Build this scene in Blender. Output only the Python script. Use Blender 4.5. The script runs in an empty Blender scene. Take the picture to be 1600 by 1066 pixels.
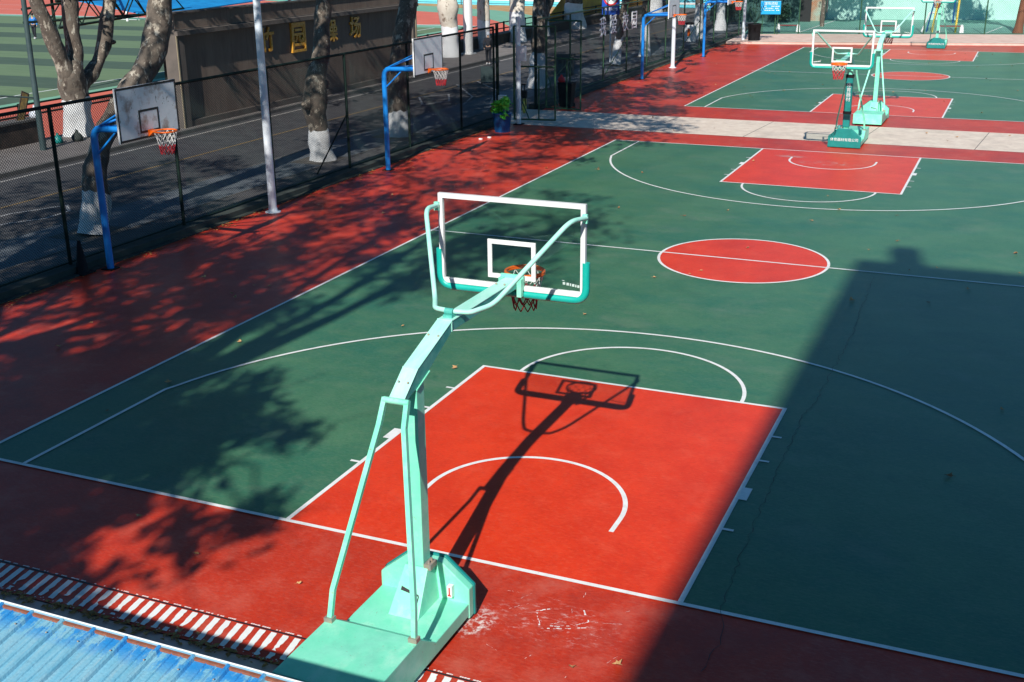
import bpy, bmesh, math, random
from mathutils import Vector, Matrix, noise
random.seed(7)
R = math.radians
sc = bpy.context.scene
col = sc.collection
# ------------------------------------------------------------------ materials
def mat(name, c1, c2=None, rough=.6, scale=4., metal=0., spec=.5, bump=0., bscale=60., detail=6., stretch=(1, 1, 1), mix=(.35, .65)):
    m = bpy.data.materials.new(name); m.use_nodes = True
    nt = m.node_tree; N = nt.nodes; L = nt.links
    b = N['Principled BSDF']
    b.inputs['Roughness'].default_value = rough; b.inputs['Metallic'].default_value = metal
    b.inputs['Specular IOR Level'].default_value = spec
    b.inputs['Base Color'].default_value = (*c1, 1)
    tc = N.new('ShaderNodeTexCoord'); mp = N.new('ShaderNodeMapping'); mp.inputs['Scale'].default_value = stretch
    L.new(tc.outputs['Object'], mp.inputs['Vector'])
    m['mp'] = mp.name
    if c2:
        n = N.new('ShaderNodeTexNoise'); n.inputs['Scale'].default_value = scale; n.inputs['Detail'].default_value = detail
        n.inputs['Roughness'].default_value = .65
        L.new(mp.outputs[0], n.inputs['Vector'])
        r = N.new('ShaderNodeValToRGB'); r.color_ramp.elements[0].position = mix[0]; r.color_ramp.elements[1].position = mix[1]
        r.color_ramp.elements[0].color = (*c1, 1); r.color_ramp.elements[1].color = (*c2, 1)
        L.new(n.outputs['Fac'], r.inputs[0]); L.new(r.outputs[0], b.inputs['Base Color'])
    if bump:
        n = N.new('ShaderNodeTexNoise'); n.inputs['Scale'].default_value = bscale; n.inputs['Detail'].default_value = 4
        L.new(tc.outputs['Object'], n.inputs['Vector'])
        u = N.new('ShaderNodeBump'); u.inputs['Strength'].default_value = bump; u.inputs['Distance'].default_value = .02
        L.new(n.outputs['Fac'], u.inputs['Height']); L.new(u.outputs[0], b.inputs['Normal'])
    return m

def overlay(m, colour, scale, lo, hi, amount=1., stretch=(1, 1, 1), kind='noise', detail=8, box=None, coord='Object'):
    """mix a second surface colour in by a noise mask (wear, dust, stains); box limits it to a patch of the surface"""
    nt = m.node_tree; N = nt.nodes; L = nt.links; b = N['Principled BSDF']
    tc = N.new('ShaderNodeTexCoord'); mp = N.new('ShaderNodeMapping'); mp.inputs['Scale'].default_value = stretch
    L.new(tc.outputs[coord], mp.inputs['Vector'])
    if kind == 'noise':
        n = N.new('ShaderNodeTexNoise'); n.inputs['Detail'].default_value = detail; n.inputs['Roughness'].default_value = .7; o = n.outputs['Fac']
    else:
        n = N.new('ShaderNodeTexVoronoi'); o = n.outputs['Distance']
    n.inputs['Scale'].default_value = scale
    L.new(mp.outputs[0], n.inputs['Vector'])
    mr = N.new('ShaderNodeMapRange'); mr.inputs['From Min'].default_value = lo; mr.inputs['From Max'].default_value = hi
    mr.inputs['To Max'].default_value = amount
    L.new(o, mr.inputs['Value']); fac = mr.outputs[0]
    if box:
        cx, cy, rx, ry = box
        sep = N.new('ShaderNodeSeparateXYZ'); L.new(tc.outputs[coord], sep.inputs[0])
        def q(out, c, r):
            a = N.new('ShaderNodeMath'); a.operation = 'SUBTRACT'; L.new(out, a.inputs[0]); a.inputs[1].default_value = c
            d = N.new('ShaderNodeMath'); d.operation = 'DIVIDE'; L.new(a.outputs[0], d.inputs[0]); d.inputs[1].default_value = r
            s = N.new('ShaderNodeMath'); s.operation = 'MULTIPLY'; L.new(d.outputs[0], s.inputs[0]); L.new(d.outputs[0], s.inputs[1]); return s.outputs[0]
        ad = N.new('ShaderNodeMath'); ad.operation = 'ADD'; L.new(q(sep.outputs[0], cx, rx), ad.inputs[0]); L.new(q(sep.outputs[1], cy, ry), ad.inputs[1])
        m2 = N.new('ShaderNodeMapRange'); m2.inputs['From Min'].default_value = 1.; m2.inputs['From Max'].default_value = .2
        L.new(ad.outputs[0], m2.inputs['Value'])
        mu = N.new('ShaderNodeMath'); mu.operation = 'MULTIPLY'; L.new(fac, mu.inputs[0]); L.new(m2.outputs[0], mu.inputs[1]); fac = mu.outputs[0]
    mx = N.new('ShaderNodeMix'); mx.data_type = 'RGBA'
    L.new(fac, mx.inputs['Factor'])
    bc = b.inputs['Base Color']
    if bc.is_linked: L.new(bc.links[0].from_socket, mx.inputs['A'])
    else: mx.inputs['A'].default_value = bc.default_value
    mx.inputs['B'].default_value = (*colour, 1)
    L.new(mx.outputs['Result'], bc)
    return m

RED_KEY = mat('paint_orange_red', (.66, .036, .008), (.78, .05, .012), .38, 1.3, spec=.3, bump=.07, bscale=90)
overlay(RED_KEY, (.40, .02, .008), .9, .5, .75, .35, (1, .5, 1))
overlay(RED_KEY, (.80, .15, .07), 18, .50, .75, .45, (.6, 1.6, 1))
overlay(RED_KEY, (.80, .12, .06), 1.7, .52, .76, .45)
overlay(RED_KEY, (.36, .018, .008), 28, .52, .72, .45, (.6, 1.6, 1))
overlay(RED_KEY, (.75, .30, .20), 90, .68, .75, .6)
overlay(RED_KEY, (.42, .40, .36), 5, .53, .60, .8, (.8, 2.4, 1), box=(-.05, 25.7, 1.1, .45))
overlay(RED_KEY, (.42, .40, .36), 6, .46, .55, .8, (.8, 2.4, 1), box=(-1.35, 26.5, .55, .22))
RED = mat('paint_brick_red', (.47, .032, .012), (.62, .046, .016), .40, .55, spec=.27, bump=.08, bscale=80)
overlay(RED, (.30, .018, .014), .35, .5, .7, .55, (1, .5, 1))
overlay(RED, (.60, .16, .11), 18, .50, .74, .5, (.6, 1.6, 1))
overlay(RED, (.24, .014, .010), 28, .50, .70, .55, (.6, 1.6, 1))
overlay(RED, (.62, .17, .12), 1.4, .50, .72, .45)
overlay(RED, (.26, .022, .016), .5, .50, .66, .5)
overlay(RED, (.80, .70, .66), 11, .54, .70, .5, (.8, 1.6, 1), box=(1.35, -.85, .9, .45))
overlay(RED, (.85, .78, .74), 14, .48, .62, .85, box=(.60, -1.12, .24, .34))
overlay(RED, (.78, .60, .55), 60, .70, .78, .8)
GREEN = mat('paint_court_green', (.044, .150, .076), (.070, .190, .098), .40, .7, spec=.27, bump=.07, bscale=80)
overlay(GREEN, (.020, .136, .086), .28, .45, .65, .8, (1, 1.6, 1))
overlay(GREEN, (.105, .20, .115), 2.0, .50, .74, .6, (.8, 1.5, 1))
overlay(GREEN, (.022, .10, .065), 1.1, .55, .72, .5, (1, 1.3, 1))
overlay(GREEN, (.15, .235, .145), 18, .47, .72, .5, (.55, 1.8, 1))
overlay(GREEN, (.016, .085, .055), 30, .50, .70, .55, (.6, 1.6, 1))
overlay(GREEN, (.17, .22, .16), .55, .54, .74, .45, (1, 1.4, 1))
overlay(GREEN, (.26, .33, .26), 90, .66, .74, .6)
overlay(GREEN, (.45, .50, .46), 55, .755, .80, .7)
LINE = mat('paint_white_line', (.86, .86, .84), (.78, .78, .76), .5, 6)
overlay(LINE, (.40, .30, .25), 22, .60, .70, .5)
overlay(LINE, (.55, .52, .48), 3, .5, .7, .4)
ZEB = mat('paint_white_chipped', (.86, .86, .84), (.78, .78, .76), .6, 14)
CONC = mat('concrete_path', (.62, .51, .42), (.76, .65, .54), .8, 2.5, bump=.2)
overlay(CONC, (.34, .29, .25), .8, .5, .75, .5)
PINK = mat('concrete_pinkish', (.62, .42, .35), (.74, .54, .46), .8, 1.5, bump=.2)
GROUND = mat('dark_ground', (.075, .07, .062), (.12, .11, .095), .95, 2, bump=.3)
ASPH = mat('asphalt', (.045, .045, .050), (.080, .078, .080), .85, 1.6, bump=.35, bscale=70)
overlay(ASPH, (.10, .095, .09), 14, .6, .75, .4)
PAVE = mat('grey_paving', (.10, .118, .135), (.14, .16, .18), .85, 2., bump=.2)
PAVED = mat('dark_paving', (.075, .072, .075), (.11, .105, .105), .85, 2., bump=.2)
SIDE = mat('sidewalk_slabs', (.15, .132, .125), (.21, .19, .18), .85, 1.4, bump=.2)
KERB = mat('kerb_stone', (.10, .095, .09), (.15, .14, .13), .85, 3)
KERBD = mat('dark_green_kerb', (.028, .036, .032), (.045, .055, .048), .8, 3)
LITTER = mat('leaf_litter', (.30, .13, .03), (.42, .24, .08), .8, 12)
TRACK = mat('track_red', (.60, .13, .08), (.66, .155, .095), .75, .6)
TRGREEN = mat('track_green', (.16, .36, .24), (.20, .42, .29), .75, .6)
BROWN = mat('dry_verge', (.38, .20, .07), (.50, .33, .15), .9, .5)
TURF = mat('turf', (.17, .29, .14), (.21, .34, .17), .9, .8)
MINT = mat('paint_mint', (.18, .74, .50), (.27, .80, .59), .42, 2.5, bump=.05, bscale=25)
MINTL = mat('paint_mint_faded_sunlit', (.36, .84, .66), (.50, .88, .76), .5, 5, stretch=(2, .5, 1), bump=.08, bscale=30)  # bleached mint, lightened further: sunlight on the arm top put into the colour
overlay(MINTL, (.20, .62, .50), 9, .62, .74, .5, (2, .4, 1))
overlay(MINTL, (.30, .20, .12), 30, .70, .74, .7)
overlay(MINT, (.50, .86, .68), 2.2, .52, .72, .6, (1.5, 1, 1.5))
overlay(MINT, (.10, .30, .24), 15, .66, .74, .6, (1, 1, 1))
overlay(MINT, (.30, .15, .07), 22, .65, .68, .9)
overlay(MINT, (.05, .16, .13), 55, .66, .69, .8)
overlay(MINT, (.12, .40, .32), 1.3, .56, .72, .35)
MINTD = mat('paint_mint_shaded', (.03, .38, .32), (.14, .52, .44), .45, 7, bump=.05, bscale=25)  # darker mint copy: shade on the arm's sides put into the colour
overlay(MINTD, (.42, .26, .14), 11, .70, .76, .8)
TEAL = mat('pad_teal', (.005, .40, .33), (.01, .46, .38), .38, 5)
overlay(TEAL, (.03, .52, .46), 12, .6, .75, .5)
TEALD = mat('pad_dark_teal', (.003, .20, .185), (.006, .25, .23), .45, 5)
WHITEP = mat('paint_white', (.80, .80, .79), (.74, .75, .75), .4, 5)
overlay(WHITEP, (.45, .25, .12), 9, .69, .75, .7)
POLE = mat('pole_white', (.62, .70, .78), (.72, .76, .80), .45, 3, stretch=(1, 1, .5))
overlay(POLE, (.35, .32, .33), 8, .66, .74, .5)
BLUE = mat('paint_blue', (.008, .19, .62), (.012, .25, .74), .35, 3, stretch=(1, 1, .5))
overlay(BLUE, (.25, .35, .5), 12, .68, .76, .4)
ORANGE = mat('paint_orange', (.92, .17, .012), (.86, .13, .008), .4, 8)
NETW = mat('net_white', (.78, .76, .74), rough=.7)
NETR = mat('net_red', (.62, .03, .045), rough=.7)
NETDR = mat('net_dark_red', (.26, .012, .016), rough=.7)
BLACKP = mat('paint_black', (.015, .015, .017), rough=.5)
STEEL = mat('dull_steel', (.30, .30, .30), (.45, .33, .22), .5, 14, metal=.3)
FENCE = mat('fence_green', (.006, .016, .014), (.010, .026, .020), .7, 5, spec=.2)
FENCEL = mat('gate_green', (.012, .062, .034), (.035, .10, .045), .5, 3)
WIRE = mat('wire_green', (.012, .028, .025), rough=.5)
BOARD = mat('weathered_board', (.72, .73, .76), (.82, .83, .85), .5, 4)
overlay(BOARD, (.34, .21, .15), 2.2, .50, .64, .85)
overlay(BOARD, (.12, .10, .09), 5., .60, .64, .9, (1, 2.2, 1))
BOARD2 = mat('plain_board', (.74, .76, .80), (.82, .84, .87), .5, 4)
BARK = mat('plane_bark', (.085, .07, .058), (.15, .12, .095), .95, 5, bump=1., bscale=11)
overlay(BARK, (.40, .35, .28), 3.4, .55, .58, .9, (1, 1, .5))
overlay(BARK, (.55, .50, .42), 7, .60, .63, .8, (1, 1, .5))
overlay(BARK, (.055, .04, .032), 5., .56, .60, .9, (1, 1, .35))
overlay(BARK, (.20, .20, .17), 3.6, .60, .66, .8, (1, 1, .6))
BARKL = mat('pale_bark', (.52, .46, .38), (.62, .57, .49), .9, 3, bump=.5, bscale=14)
overlay(BARKL, (.20, .15, .11), 4., .56, .60, .9, (1, 1, .5))
BARKR = mat('reddish_bark', (.18, .07, .04), (.26, .11, .06), .95, 9, bump=.9, bscale=18, stretch=(1, 1, .2))
WASH = mat('whitewash', (.72, .73, .74), (.60, .61, .62), .9, 5, bump=.5, bscale=16)
overlay(WASH, (.30, .27, .24), 7, .62, .70, .8)
def leafmat(name, a, b, c):
    m = mat(name, a, rough=.6)
    nt = m.node_tree; N = nt.nodes; L = nt.links
    g = N.new('ShaderNodeNewGeometry'); r = N.new('ShaderNodeValToRGB')
    r.color_ramp.elements[0].color = (*a, 1); r.color_ramp.elements[1].color = (*c, 1)
    e = r.color_ramp.elements.new(.5); e.color = (*b, 1)
    L.new(g.outputs['Random Per Island'], r.inputs[0]); L.new(r.outputs[0], N['Principled BSDF'].inputs['Base Color'])
    return m
LEAF = leafmat('autumn_foliage', (.06, .09, .025), (.12, .10, .03), (.16, .075, .025))
LEAFG = leafmat('dark_green_foliage', (.010, .045, .025), (.02, .08, .045), (.03, .10, .05))
LEAFB = leafmat('bright_green_foliage', (.06, .42, .03), (.10, .60, .05), (.16, .70, .10))
LEAFT = leafmat('teal_green_foliage', (.03, .18, .15), (.06, .28, .23), (.10, .36, .30))
DRY = mat('dry_leaf', (.48, .24, .09), (.62, .38, .18), .8, 20)
WALLD = mat('stained_render', (.16, .115, .09), (.22, .165, .13), .9, 1.2, bump=.25, stretch=(1, 1, .3))
overlay(WALLD, (.07, .055, .052), 1.6, .55, .72, .6, (1, 1, .2))
overlay(WALLD, (.06, .048, .045), 5, .55, .70, .6, (1, 2, .06))
overlay(WALLD, (.30, .24, .20), 9, .64, .76, .5, (1, 1.5, .12))
WALLT = mat('dark_ledge', (.10, .085, .075), (.14, .115, .10), .9, 2)
MINTW = mat('mint_wall', (.36, .62, .54), (.44, .70, .62), .8, .6, bump=.1)
overlay(MINTW, (.20, .42, .38), 2.4, .6, .75, .45)
FLOOR3 = mat('green_floor', (.10, .27, .215), (.14, .33, .265), .6, .9)
GOLD = mat('gold_paint', (.50, .21, .02), (.70, .38, .06), .3, 8)
ROOF = mat('roof_blue', (.13, .38, .53), (.20, .46, .60), .5, 4, stretch=(4, .7, 1), bump=.25, bscale=60)
overlay(ROOF, (.30, .47, .54), 7, .45, .70, .7, (4, .6, 1))
overlay(ROOF, (.05, .16, .24), 30, .58, .70, .5, (2.2, .25, 1))
overlay(ROOF, (.006, .22, .58), 2.2, .44, .50, .9, (5, 2.0, 1), box=(0, -5.98, 99, .22))
overlay(ROOF, (.26, .10, .04), 4.2, .70, .73, .9)
ROOFE = mat('roof_flashing', (.22, .42, .56), (.34, .52, .64), .5, 4)
RUST = mat('rusty_foam', (.34, .11, .06), (.20, .07, .04), .9, 30)
SIGNB = mat('sign_blue', (.005, .07, .42), rough=.4)
SIGNC = mat('sign_sky_blue', (.01, .36, .75), rough=.4)
SIGNW = mat('sign_white', (.82, .82, .82), rough=.5)
SIGNR = mat('sign_red', (.62, .01, .02), rough=.5)
CANOPY = mat('canopy_blue', (.01, .28, .62), (.008, .18, .45), .5, 1.5)
SEAT = mat('stand_cyan', (.14, .62, .76), (.20, .70, .82), .6, 2)
YEL = mat('hoarding_yellow', (.72, .42, .02), (.50, .22, .02), .7, .8, stretch=(1, .6, 1))
YELP = mat('paint_yellow', (.80, .62, .10), rough=.5)
BIN = mat('black_plastic', (.008, .008, .010), (.014, .014, .016), .7, 4, spec=.2)
POTB = mat('pot_blue', (.004, .075, .24), (.006, .10, .30), .4, 4)
GREY = mat('grey_green_metal', (.035, .062, .066), (.055, .088, .09), .5, 4)
STONE = mat('dark_stone', (.035, .028, .022), (.09, .06, .045), .9, 3, bump=.8, bscale=6)
BRICKR = mat('red_cloth', (.6, .02, .03), rough=.6)
SKIN = mat('skin', (.55, .33, .23), rough=.6)
HAIR = mat('hair', (.03, .022, .018), rough=.6)
JACK_D = mat('dark_jacket', (.025, .026, .035), rough=.8)
JACK_B = mat('blue_jacket', (.01, .16, .50), rough=.7)
TROUS = mat('dark_trousers', (.012, .014, .022), rough=.85)
SHOE = mat('pale_shoes', (.6, .6, .62), rough=.6)
BUILD = mat('building_render', (.42, .40, .37), (.48, .46, .42), .85, .8)
WIN = mat('window_glass', (.03, .04, .05), rough=.15)
BRICKB = mat('bag_white', (.6, .64, .72), rough=.6)
GLASS = bpy.data.materials.new('board_glass'); GLASS.use_nodes = True
_n = GLASS.node_tree; _n.nodes.clear()
_o = _n.nodes.new('ShaderNodeOutputMaterial'); _t = _n.nodes.new('ShaderNodeBsdfTransparent'); _t.inputs[0].default_value = (.92, .96, .95, 1)
_g = _n.nodes.new('ShaderNodeBsdfGlossy'); _g.inputs['Roughness'].default_value = .03
_f = _n.nodes.new('ShaderNodeFresnel'); _f.inputs[0].default_value = 1.35
_m = _n.nodes.new('ShaderNodeMixShader'); _n.links.new(_f.outputs[0], _m.inputs[0]); _n.links.new(_t.outputs[0], _m.inputs[1]); _n.links.new(_g.outputs[0], _m.inputs[2]); _n.links.new(_m.outputs[0], _o.inputs[0])

# ------------------------------------------------------------------ mesh builder
class MB:
    def __init__(s): s.v = []; s.f = []; s.mi = []; s.sm = []; s.cur = 0
    def add(s, vs, fs, smooth=False):
        o = len(s.v); s.v += [tuple(v) for v in vs]
        for f in fs: s.f.append([i + o for i in f]); s.mi.append(s.cur); s.sm.append(smooth)
        return s
    def box(s, a, b, M=None):
        (x0, y0, z0), (x1, y1, z1) = a, b
        vs = [Vector(p) for p in ((x0, y0, z0), (x1, y0, z0), (x1, y1, z0), (x0, y1, z0), (x0, y0, z1), (x1, y0, z1), (x1, y1, z1), (x0, y1, z1))]
        if M: vs = [M @ v for v in vs]
        return s.add(vs, [(0, 3, 2, 1), (4, 5, 6, 7), (0, 1, 5, 4), (1, 2, 6, 5), (2, 3, 7, 6), (3, 0, 4, 7)])
    def prism(s, pts, vec):
        vec = Vector(vec); n = len(pts); P = [Vector(p) for p in pts]
        nrm = sum(((P[i] - P[0]).cross(P[(i + 1) % n] - P[0]) for i in range(n)), Vector())
        if nrm.dot(vec) > 0: P = P[::-1]
        vs = P + [p + vec for p in P]
        return s.add(vs, [list(range(n)), list(range(2 * n - 1, n - 1, -1))] + [[(i + 1) % n, i, i + n, (i + 1) % n + n] for i in range(n)])
    def quad(s, *pts): return s.add(pts, [list(range(len(pts)))])
    def tube(s, pts, r, n=8, caps=True, smooth=True, sq=False, knob=0., seed=0, closed=False, up=None):
        P = [Vector(p) for p in pts]; m = len(P)
        rr = r if isinstance(r, (list, tuple)) else [r] * m
        vs = []; prev = None
        for i, p in enumerate(P):
            if closed: t = (P[(i + 1) % m] - P[i - 1]).normalized()
            else:
                a = P[i] - P[i - 1] if i else P[1] - P[0]; b = P[i + 1] - P[i] if i < m - 1 else a
                t = (a.normalized() + b.normalized()).normalized()
            if prev is None:
                u = Vector(up) if up else (Vector((0, 0, 1)) if abs(t.z) < .9 else Vector((0, 1, 0)))
                u = (u - t * u.dot(t)).normalized()
            else: u = (prev - t * prev.dot(t)).normalized()
            prev = u; w = t.cross(u)
            k = 1.
            for j in range(n):
                a = 2 * math.pi * (j + (.5 if sq else 0)) / n
                d = u * math.cos(a) + w * math.sin(a)
                rad = rr[i] * (1.41421 if sq else 1)
                if knob: rad *= 1 + knob * noise.noise((p + d * rr[i]) * 1.7 + Vector((seed, 0, 0))) + knob * .5 * noise.noise((p + d * rr[i]) * 4.5 + Vector((seed, 3, 0)))
                vs.append(p + d * rad)
        fs = []
        for i in range(m if closed else m - 1):
            for j in range(n):
                a = i * n + j; b = i * n + (j + 1) % n; i2 = (i + 1) % m
                fs.append((a, b, i2 * n + (j + 1) % n, i2 * n + j))
        s.add(vs, fs, smooth and not sq)
        if caps and not closed: s.add([vs[j] for j in range(n)], [list(range(n))[::-1]]); s.add([vs[(m - 1) * n + j] for j in range(n)], [list(range(n))])
        return s
    def lathe(s, prof, c=(0, 0, 0), n=24, smooth=True):
        c = Vector(c); vs = []
        for r, z in prof:
            for j in range(n):
                a = 2 * math.pi * j / n; vs.append(c + Vector((r * math.cos(a), r * math.sin(a), z)))
        fs = [(i * n + j, i * n + (j + 1) % n, (i + 1) * n + (j + 1) % n, (i + 1) * n + j) for i in range(len(prof) - 1) for j in range(n)]
        s.add(vs, fs, smooth)
        s.add([vs[(len(prof) - 1) * n + j] for j in range(n)], [list(range(n))]); s.add([vs[j] for j in range(n)], [list(range(n))[::-1]])
        return s
    def build(s, name, mats, parent=None, bevel=0.):
        me = bpy.data.meshes.new(name); me.from_pydata(s.v, [], s.f)
        if not isinstance(mats, (list, tuple)): mats = [mats]
        for m in mats: me.materials.append(m)
        me.polygons.foreach_set('material_index', s.mi); me.polygons.foreach_set('use_smooth', s.sm); me.update()
        o = bpy.data.objects.new(name, me); col.objects.link(o)
        if parent: o.parent = parent
        if bevel:
            b = o.modifiers.new('bevel', 'BEVEL'); b.width = bevel; b.segments = 2; b.limit_method = 'ANGLE'; b.angle_limit = R(35)
        return o

def tag(o, label=None, cat=None, group=None, kind=None):
    if label: o['label'] = label
    if cat: o['category'] = cat
    if group: o['group'] = group
    if kind: o['kind'] = kind
    return o
def thing(name, label, cat, loc=(0, 0, 0), rz=0, group=None):
    o = bpy.data.objects.new(name, None); col.objects.link(o); o.location = loc; o.rotation_euler = (0, 0, rz); o.empty_display_size = .2
    return tag(o, label, cat, group)
def copy_tree(o, parent=None):
    c = o.copy(); col.objects.link(c)
    if parent: c.parent = parent
    for ch in list(o.children): copy_tree(ch, c)
    return c
def struct(name, mb, m, **k): return tag(mb.build(name, m, **k), kind='structure')
def curve_pts(f, a, b, n): return [f(a + (b - a) * i / n) for i in range(n + 1)]
def bez(pts, k=6):
    """round the inner corners of a polyline"""
    P = [Vector(p) for p in pts]; out = [P[0]]
    for i in range(1, len(P) - 1):
        a, b, c = P[i - 1], P[i], P[i + 1]; d = min((a - b).length, (c - b).length) * .35; d = min(d, .16)
        p = b + (a - b).normalized() * d; q = b + (c - b).normalized() * d
        for j in range(k + 1): t = j / k; out.append(p * (1 - t) ** 2 + b * 2 * t * (1 - t) + q * t * t)
    out.append(P[-1]); return out
def textmesh(txt, size, ext, m, name, parent=None, M=None, stretch=(1, 1), off=0.):
    cu = bpy.data.curves.new(name, 'FONT'); cu.body = txt; cu.size = size; cu.extrude = ext; cu.align_x = 'CENTER'; cu.align_y = 'CENTER'
    cu.resolution_u = 3; cu.offset = off
    o = bpy.data.objects.new(name, cu); col.objects.link(o); bpy.context.view_layer.update()
    me = bpy.data.meshes.new_from_object(o.evaluated_get(bpy.context.evaluated_depsgraph_get()))
    bpy.data.objects.remove(o); bpy.data.curves.remove(cu)
    me.transform(Matrix.Diagonal((stretch[0], stretch[1], 1, 1)))
    if M: me.transform(M)
    me.materials.clear(); me.materials.append(m); me.name = name
    n = bpy.data.objects.new(name, me); col.objects.link(n)
    if parent: n.parent = parent
    return n
def frameM(o, x, y, z):
    M = Matrix.Identity(4)
    for i, c in enumerate((x, y, z, o)):
        for j in range(3): M[j][i] = c[j]
    return M

# ------------------------------------------------------------------ ground and courts
struct('ground', MB().quad((-400, -300, -.03), (400, -300, -.03), (400, 500, -.03), (-400, 500, -.03)), GROUND)
m = MB(); m.quad((-12.62, -2.06, 0), (22, -2.06, 0), (22, 29.72, 0), (-12.62, 29.72, 0))
m.quad((-12.62, 33.52, 0), (22, 33.52, 0), (22, 71.9, 0), (-12.62, 65.0, 0))
struct('court_surround', m, RED)
m = MB(); m.quad((-12.62, -2.53, 0), (22, -2.53, 0), (22, -2.062, 0), (-12.62, -2.062, 0))
struct('painted_kerb', m, RED)
struct('gutter', MB().quad((-12.62, -6.3, -.012), (22, -6.3, -.012), (22, -2.53, -.012), (-12.62, -2.53, -.012)), PINK)
struct('path', MB().quad((-13.6, 29.72, .0), (22, 29.72, .0), (22, 33.52, .0), (-13.6, 33.52, .0)), CONC)
# joints of the path and of the kerb
m = MB()
for x in (-10.6, -7.2, -3.6, 0.2, 3.9, 7.6): m.quad((x, 29.74, .003), (x + .02, 29.74, .003), (x + .32, 33.5, .003), (x + .30, 33.5, .003))
m.quad((-12.6, -2.075, .003), (22, -2.075, .003), (22, -2.050, .003), (-12.6, -2.050, .003))
m.quad((-12.62, 29.705, .003), (22, 29.705, .003), (22, 29.73, .003), (-12.62, 29.73, .003))
struct('joints', m, BLACKP)
gm = MB(); km = MB(); lm = MB()
W = .06
def strip(pts, w, z, mb, closed=False):
    P = [Vector((p[0], p[1], 0)) for p in pts]; n = len(P); L = []; Q = []
    for i in range(n):
        if closed: t = (P[(i + 1) % n] - P[i - 1]).normalized(); k = 1
        else:
            a = (P[i] - P[i - 1]).normalized() if i else (P[1] - P[0]).normalized(); b = (P[i + 1] - P[i]).normalized() if i < n - 1 else a
            t = (a + b).normalized(); k = 1 / max(.5, t.dot(a))
        s = Vector((-t.y, t.x, 0)) * w / 2 * k; L.append(P[i] + s); Q.append(P[i] - s)
    vs = [(p.x, p.y, z) for p in L] + [(p.x, p.y, z) for p in Q]
    mb.add(vs, [(i, i + n, (i + 1) % n + n, (i + 1) % n) for i in range(n if closed else n - 1)])
TP = 6.66
def court(y0, Lc):
    gm.quad((-7.5, y0, .004), (7.5, y0, .004), (7.5, y0 + Lc, .004), (-7.5, y0 + Lc, .004))
    h = W / 2
    strip([(-7.5, y0), (-7.5, y0 + Lc), (7.5, y0 + Lc), (7.5, y0), (-7.5, y0)], W, .012, lm)
    yc = y0 + Lc / 2
    km.add([(1.8 * math.cos(a * math.pi / 32), yc + 1.8 * math.sin(a * math.pi / 32), .008) for a in range(64)], [list(range(64))])
    strip([(1.8 * math.cos(a * math.pi / 36), yc + 1.8 * math.sin(a * math.pi / 36)) for a in range(72)], W, .0135, lm, True)
    strip([(-7.75, yc), (7.75, yc)], W, .0125, lm)
    for s, yb in ((1, y0), (-1, y0 + Lc)):
        Y = lambda y: yb + s * y
        q = [(-2.45, Y(0), .008), (2.45, Y(0), .008), (2.45, Y(5.75), .008), (-2.45, Y(5.75), .008)]
        km.add(q if s > 0 else q[::-1], [(0, 1, 2, 3)])
        strip([(-2.45, Y(.03)), (-2.45, Y(5.75)), (2.45, Y(5.75)), (2.45, Y(.03))], W, .013, lm)
        strip([(1.8 * math.cos(a), Y(5.76 + 1.8 * math.sin(a))) for a in [math.pi * i / 40 for i in range(41)]], W, .0135, lm)
        ax = math.acos(TP / 6.9) if 0 else 0
        # three point line: straights then arc of 6.75 about the ring
        rr = 6.80; a0 = math.asin((2.98 - 1.5) / rr)
        pts = [(TP, Y(.03)), (TP, Y(2.95))] + [(rr * math.cos(a), Y(1.5 + rr * math.sin(a))) for a in [a0 + .02 + (math.pi - 2 * a0 - .04) * i / 60 for i in range(61)]] + [(-TP, Y(2.95)), (-TP, Y(.03))]
        strip(pts, W, .0138, lm)
        strip([(1.28, Y(1.2))] + [(1.28 * math.cos(a), Y(1.55 + 1.28 * math.sin(a))) for a in [math.pi * i / 36 for i in range(37)]] + [(-1.28, Y(1.2))], W, .013, lm)
        for sx in (-1, 1):
            x0 = sx * 2.48; x1 = sx * 2.60
            for (a, b, ln) in ((1.75, 1.80, .13), (2.60, 2.95, .10), (3.80, 3.85, .13), (4.65, 4.70, .13)):
                xs = sorted((x0, sx * (2.48 + ln))); ys = sorted((Y(a), Y(b)))
                lm.quad((xs[0], ys[0], .0128), (xs[1], ys[0], .0128), (xs[1], ys[1], .0128), (xs[0], ys[1], .0128))
court(0, 27.6); court(36.4, 27.4)
struct('court_green', gm, GREEN); struct('court_keys', km, RED_KEY); struct('court_lines', lm, LINE)
# chipped white bars along the kerb edge
m = MB(); random.seed(3)
x = -6.3
while x < 4:
    w = .078; n = 12; L = []; Q = []
    miss = random.random()
    for i in range(n + 1):
        t = i / n; y = -2.09 - .40 * t; c = x + .06 * t
        j = .006 + (.012 if t > .55 else 0) + (.01 if miss > .6 and .4 < t < .7 else 0)
        L.append((c - random.uniform(0, j) * -1 * .6, y)); Q.append((c + w - random.uniform(0, j * (2.2 if miss > .5 else 1)), y))
    for i in range(n):
        if miss > .72 and i in (8, 9) and random.random() < .7: continue
        if i == n - 1 and random.random() < .35: continue
        m.quad((*Q[i + 1], .006), (*Q[i], .006), (*L[i], .006), (*L[i + 1], .006))
    for k in range(3):
        cx = x + random.uniform(-.02, .08); cy = -2.47 - random.uniform(0, .05); d = random.uniform(.006, .014)
        m.quad((cx, cy, .0065), (cx + d, cy - .3 * d, .0065), (cx + d * 1.2, cy + d, .0065), (cx + .2 * d, cy + d * .9, .0065))
    xx = x - .005
    while xx < x + w:
        ww = random.uniform(.01, .035)
        if random.random() < .75: m.quad((xx, -2.045, .0045), (xx + ww, -2.045, .0045), (xx + ww, -2.045 + random.uniform(.012, .022), .0045), (xx, -2.032, .0045))
        xx += ww + .004
    x += .1405
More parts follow.
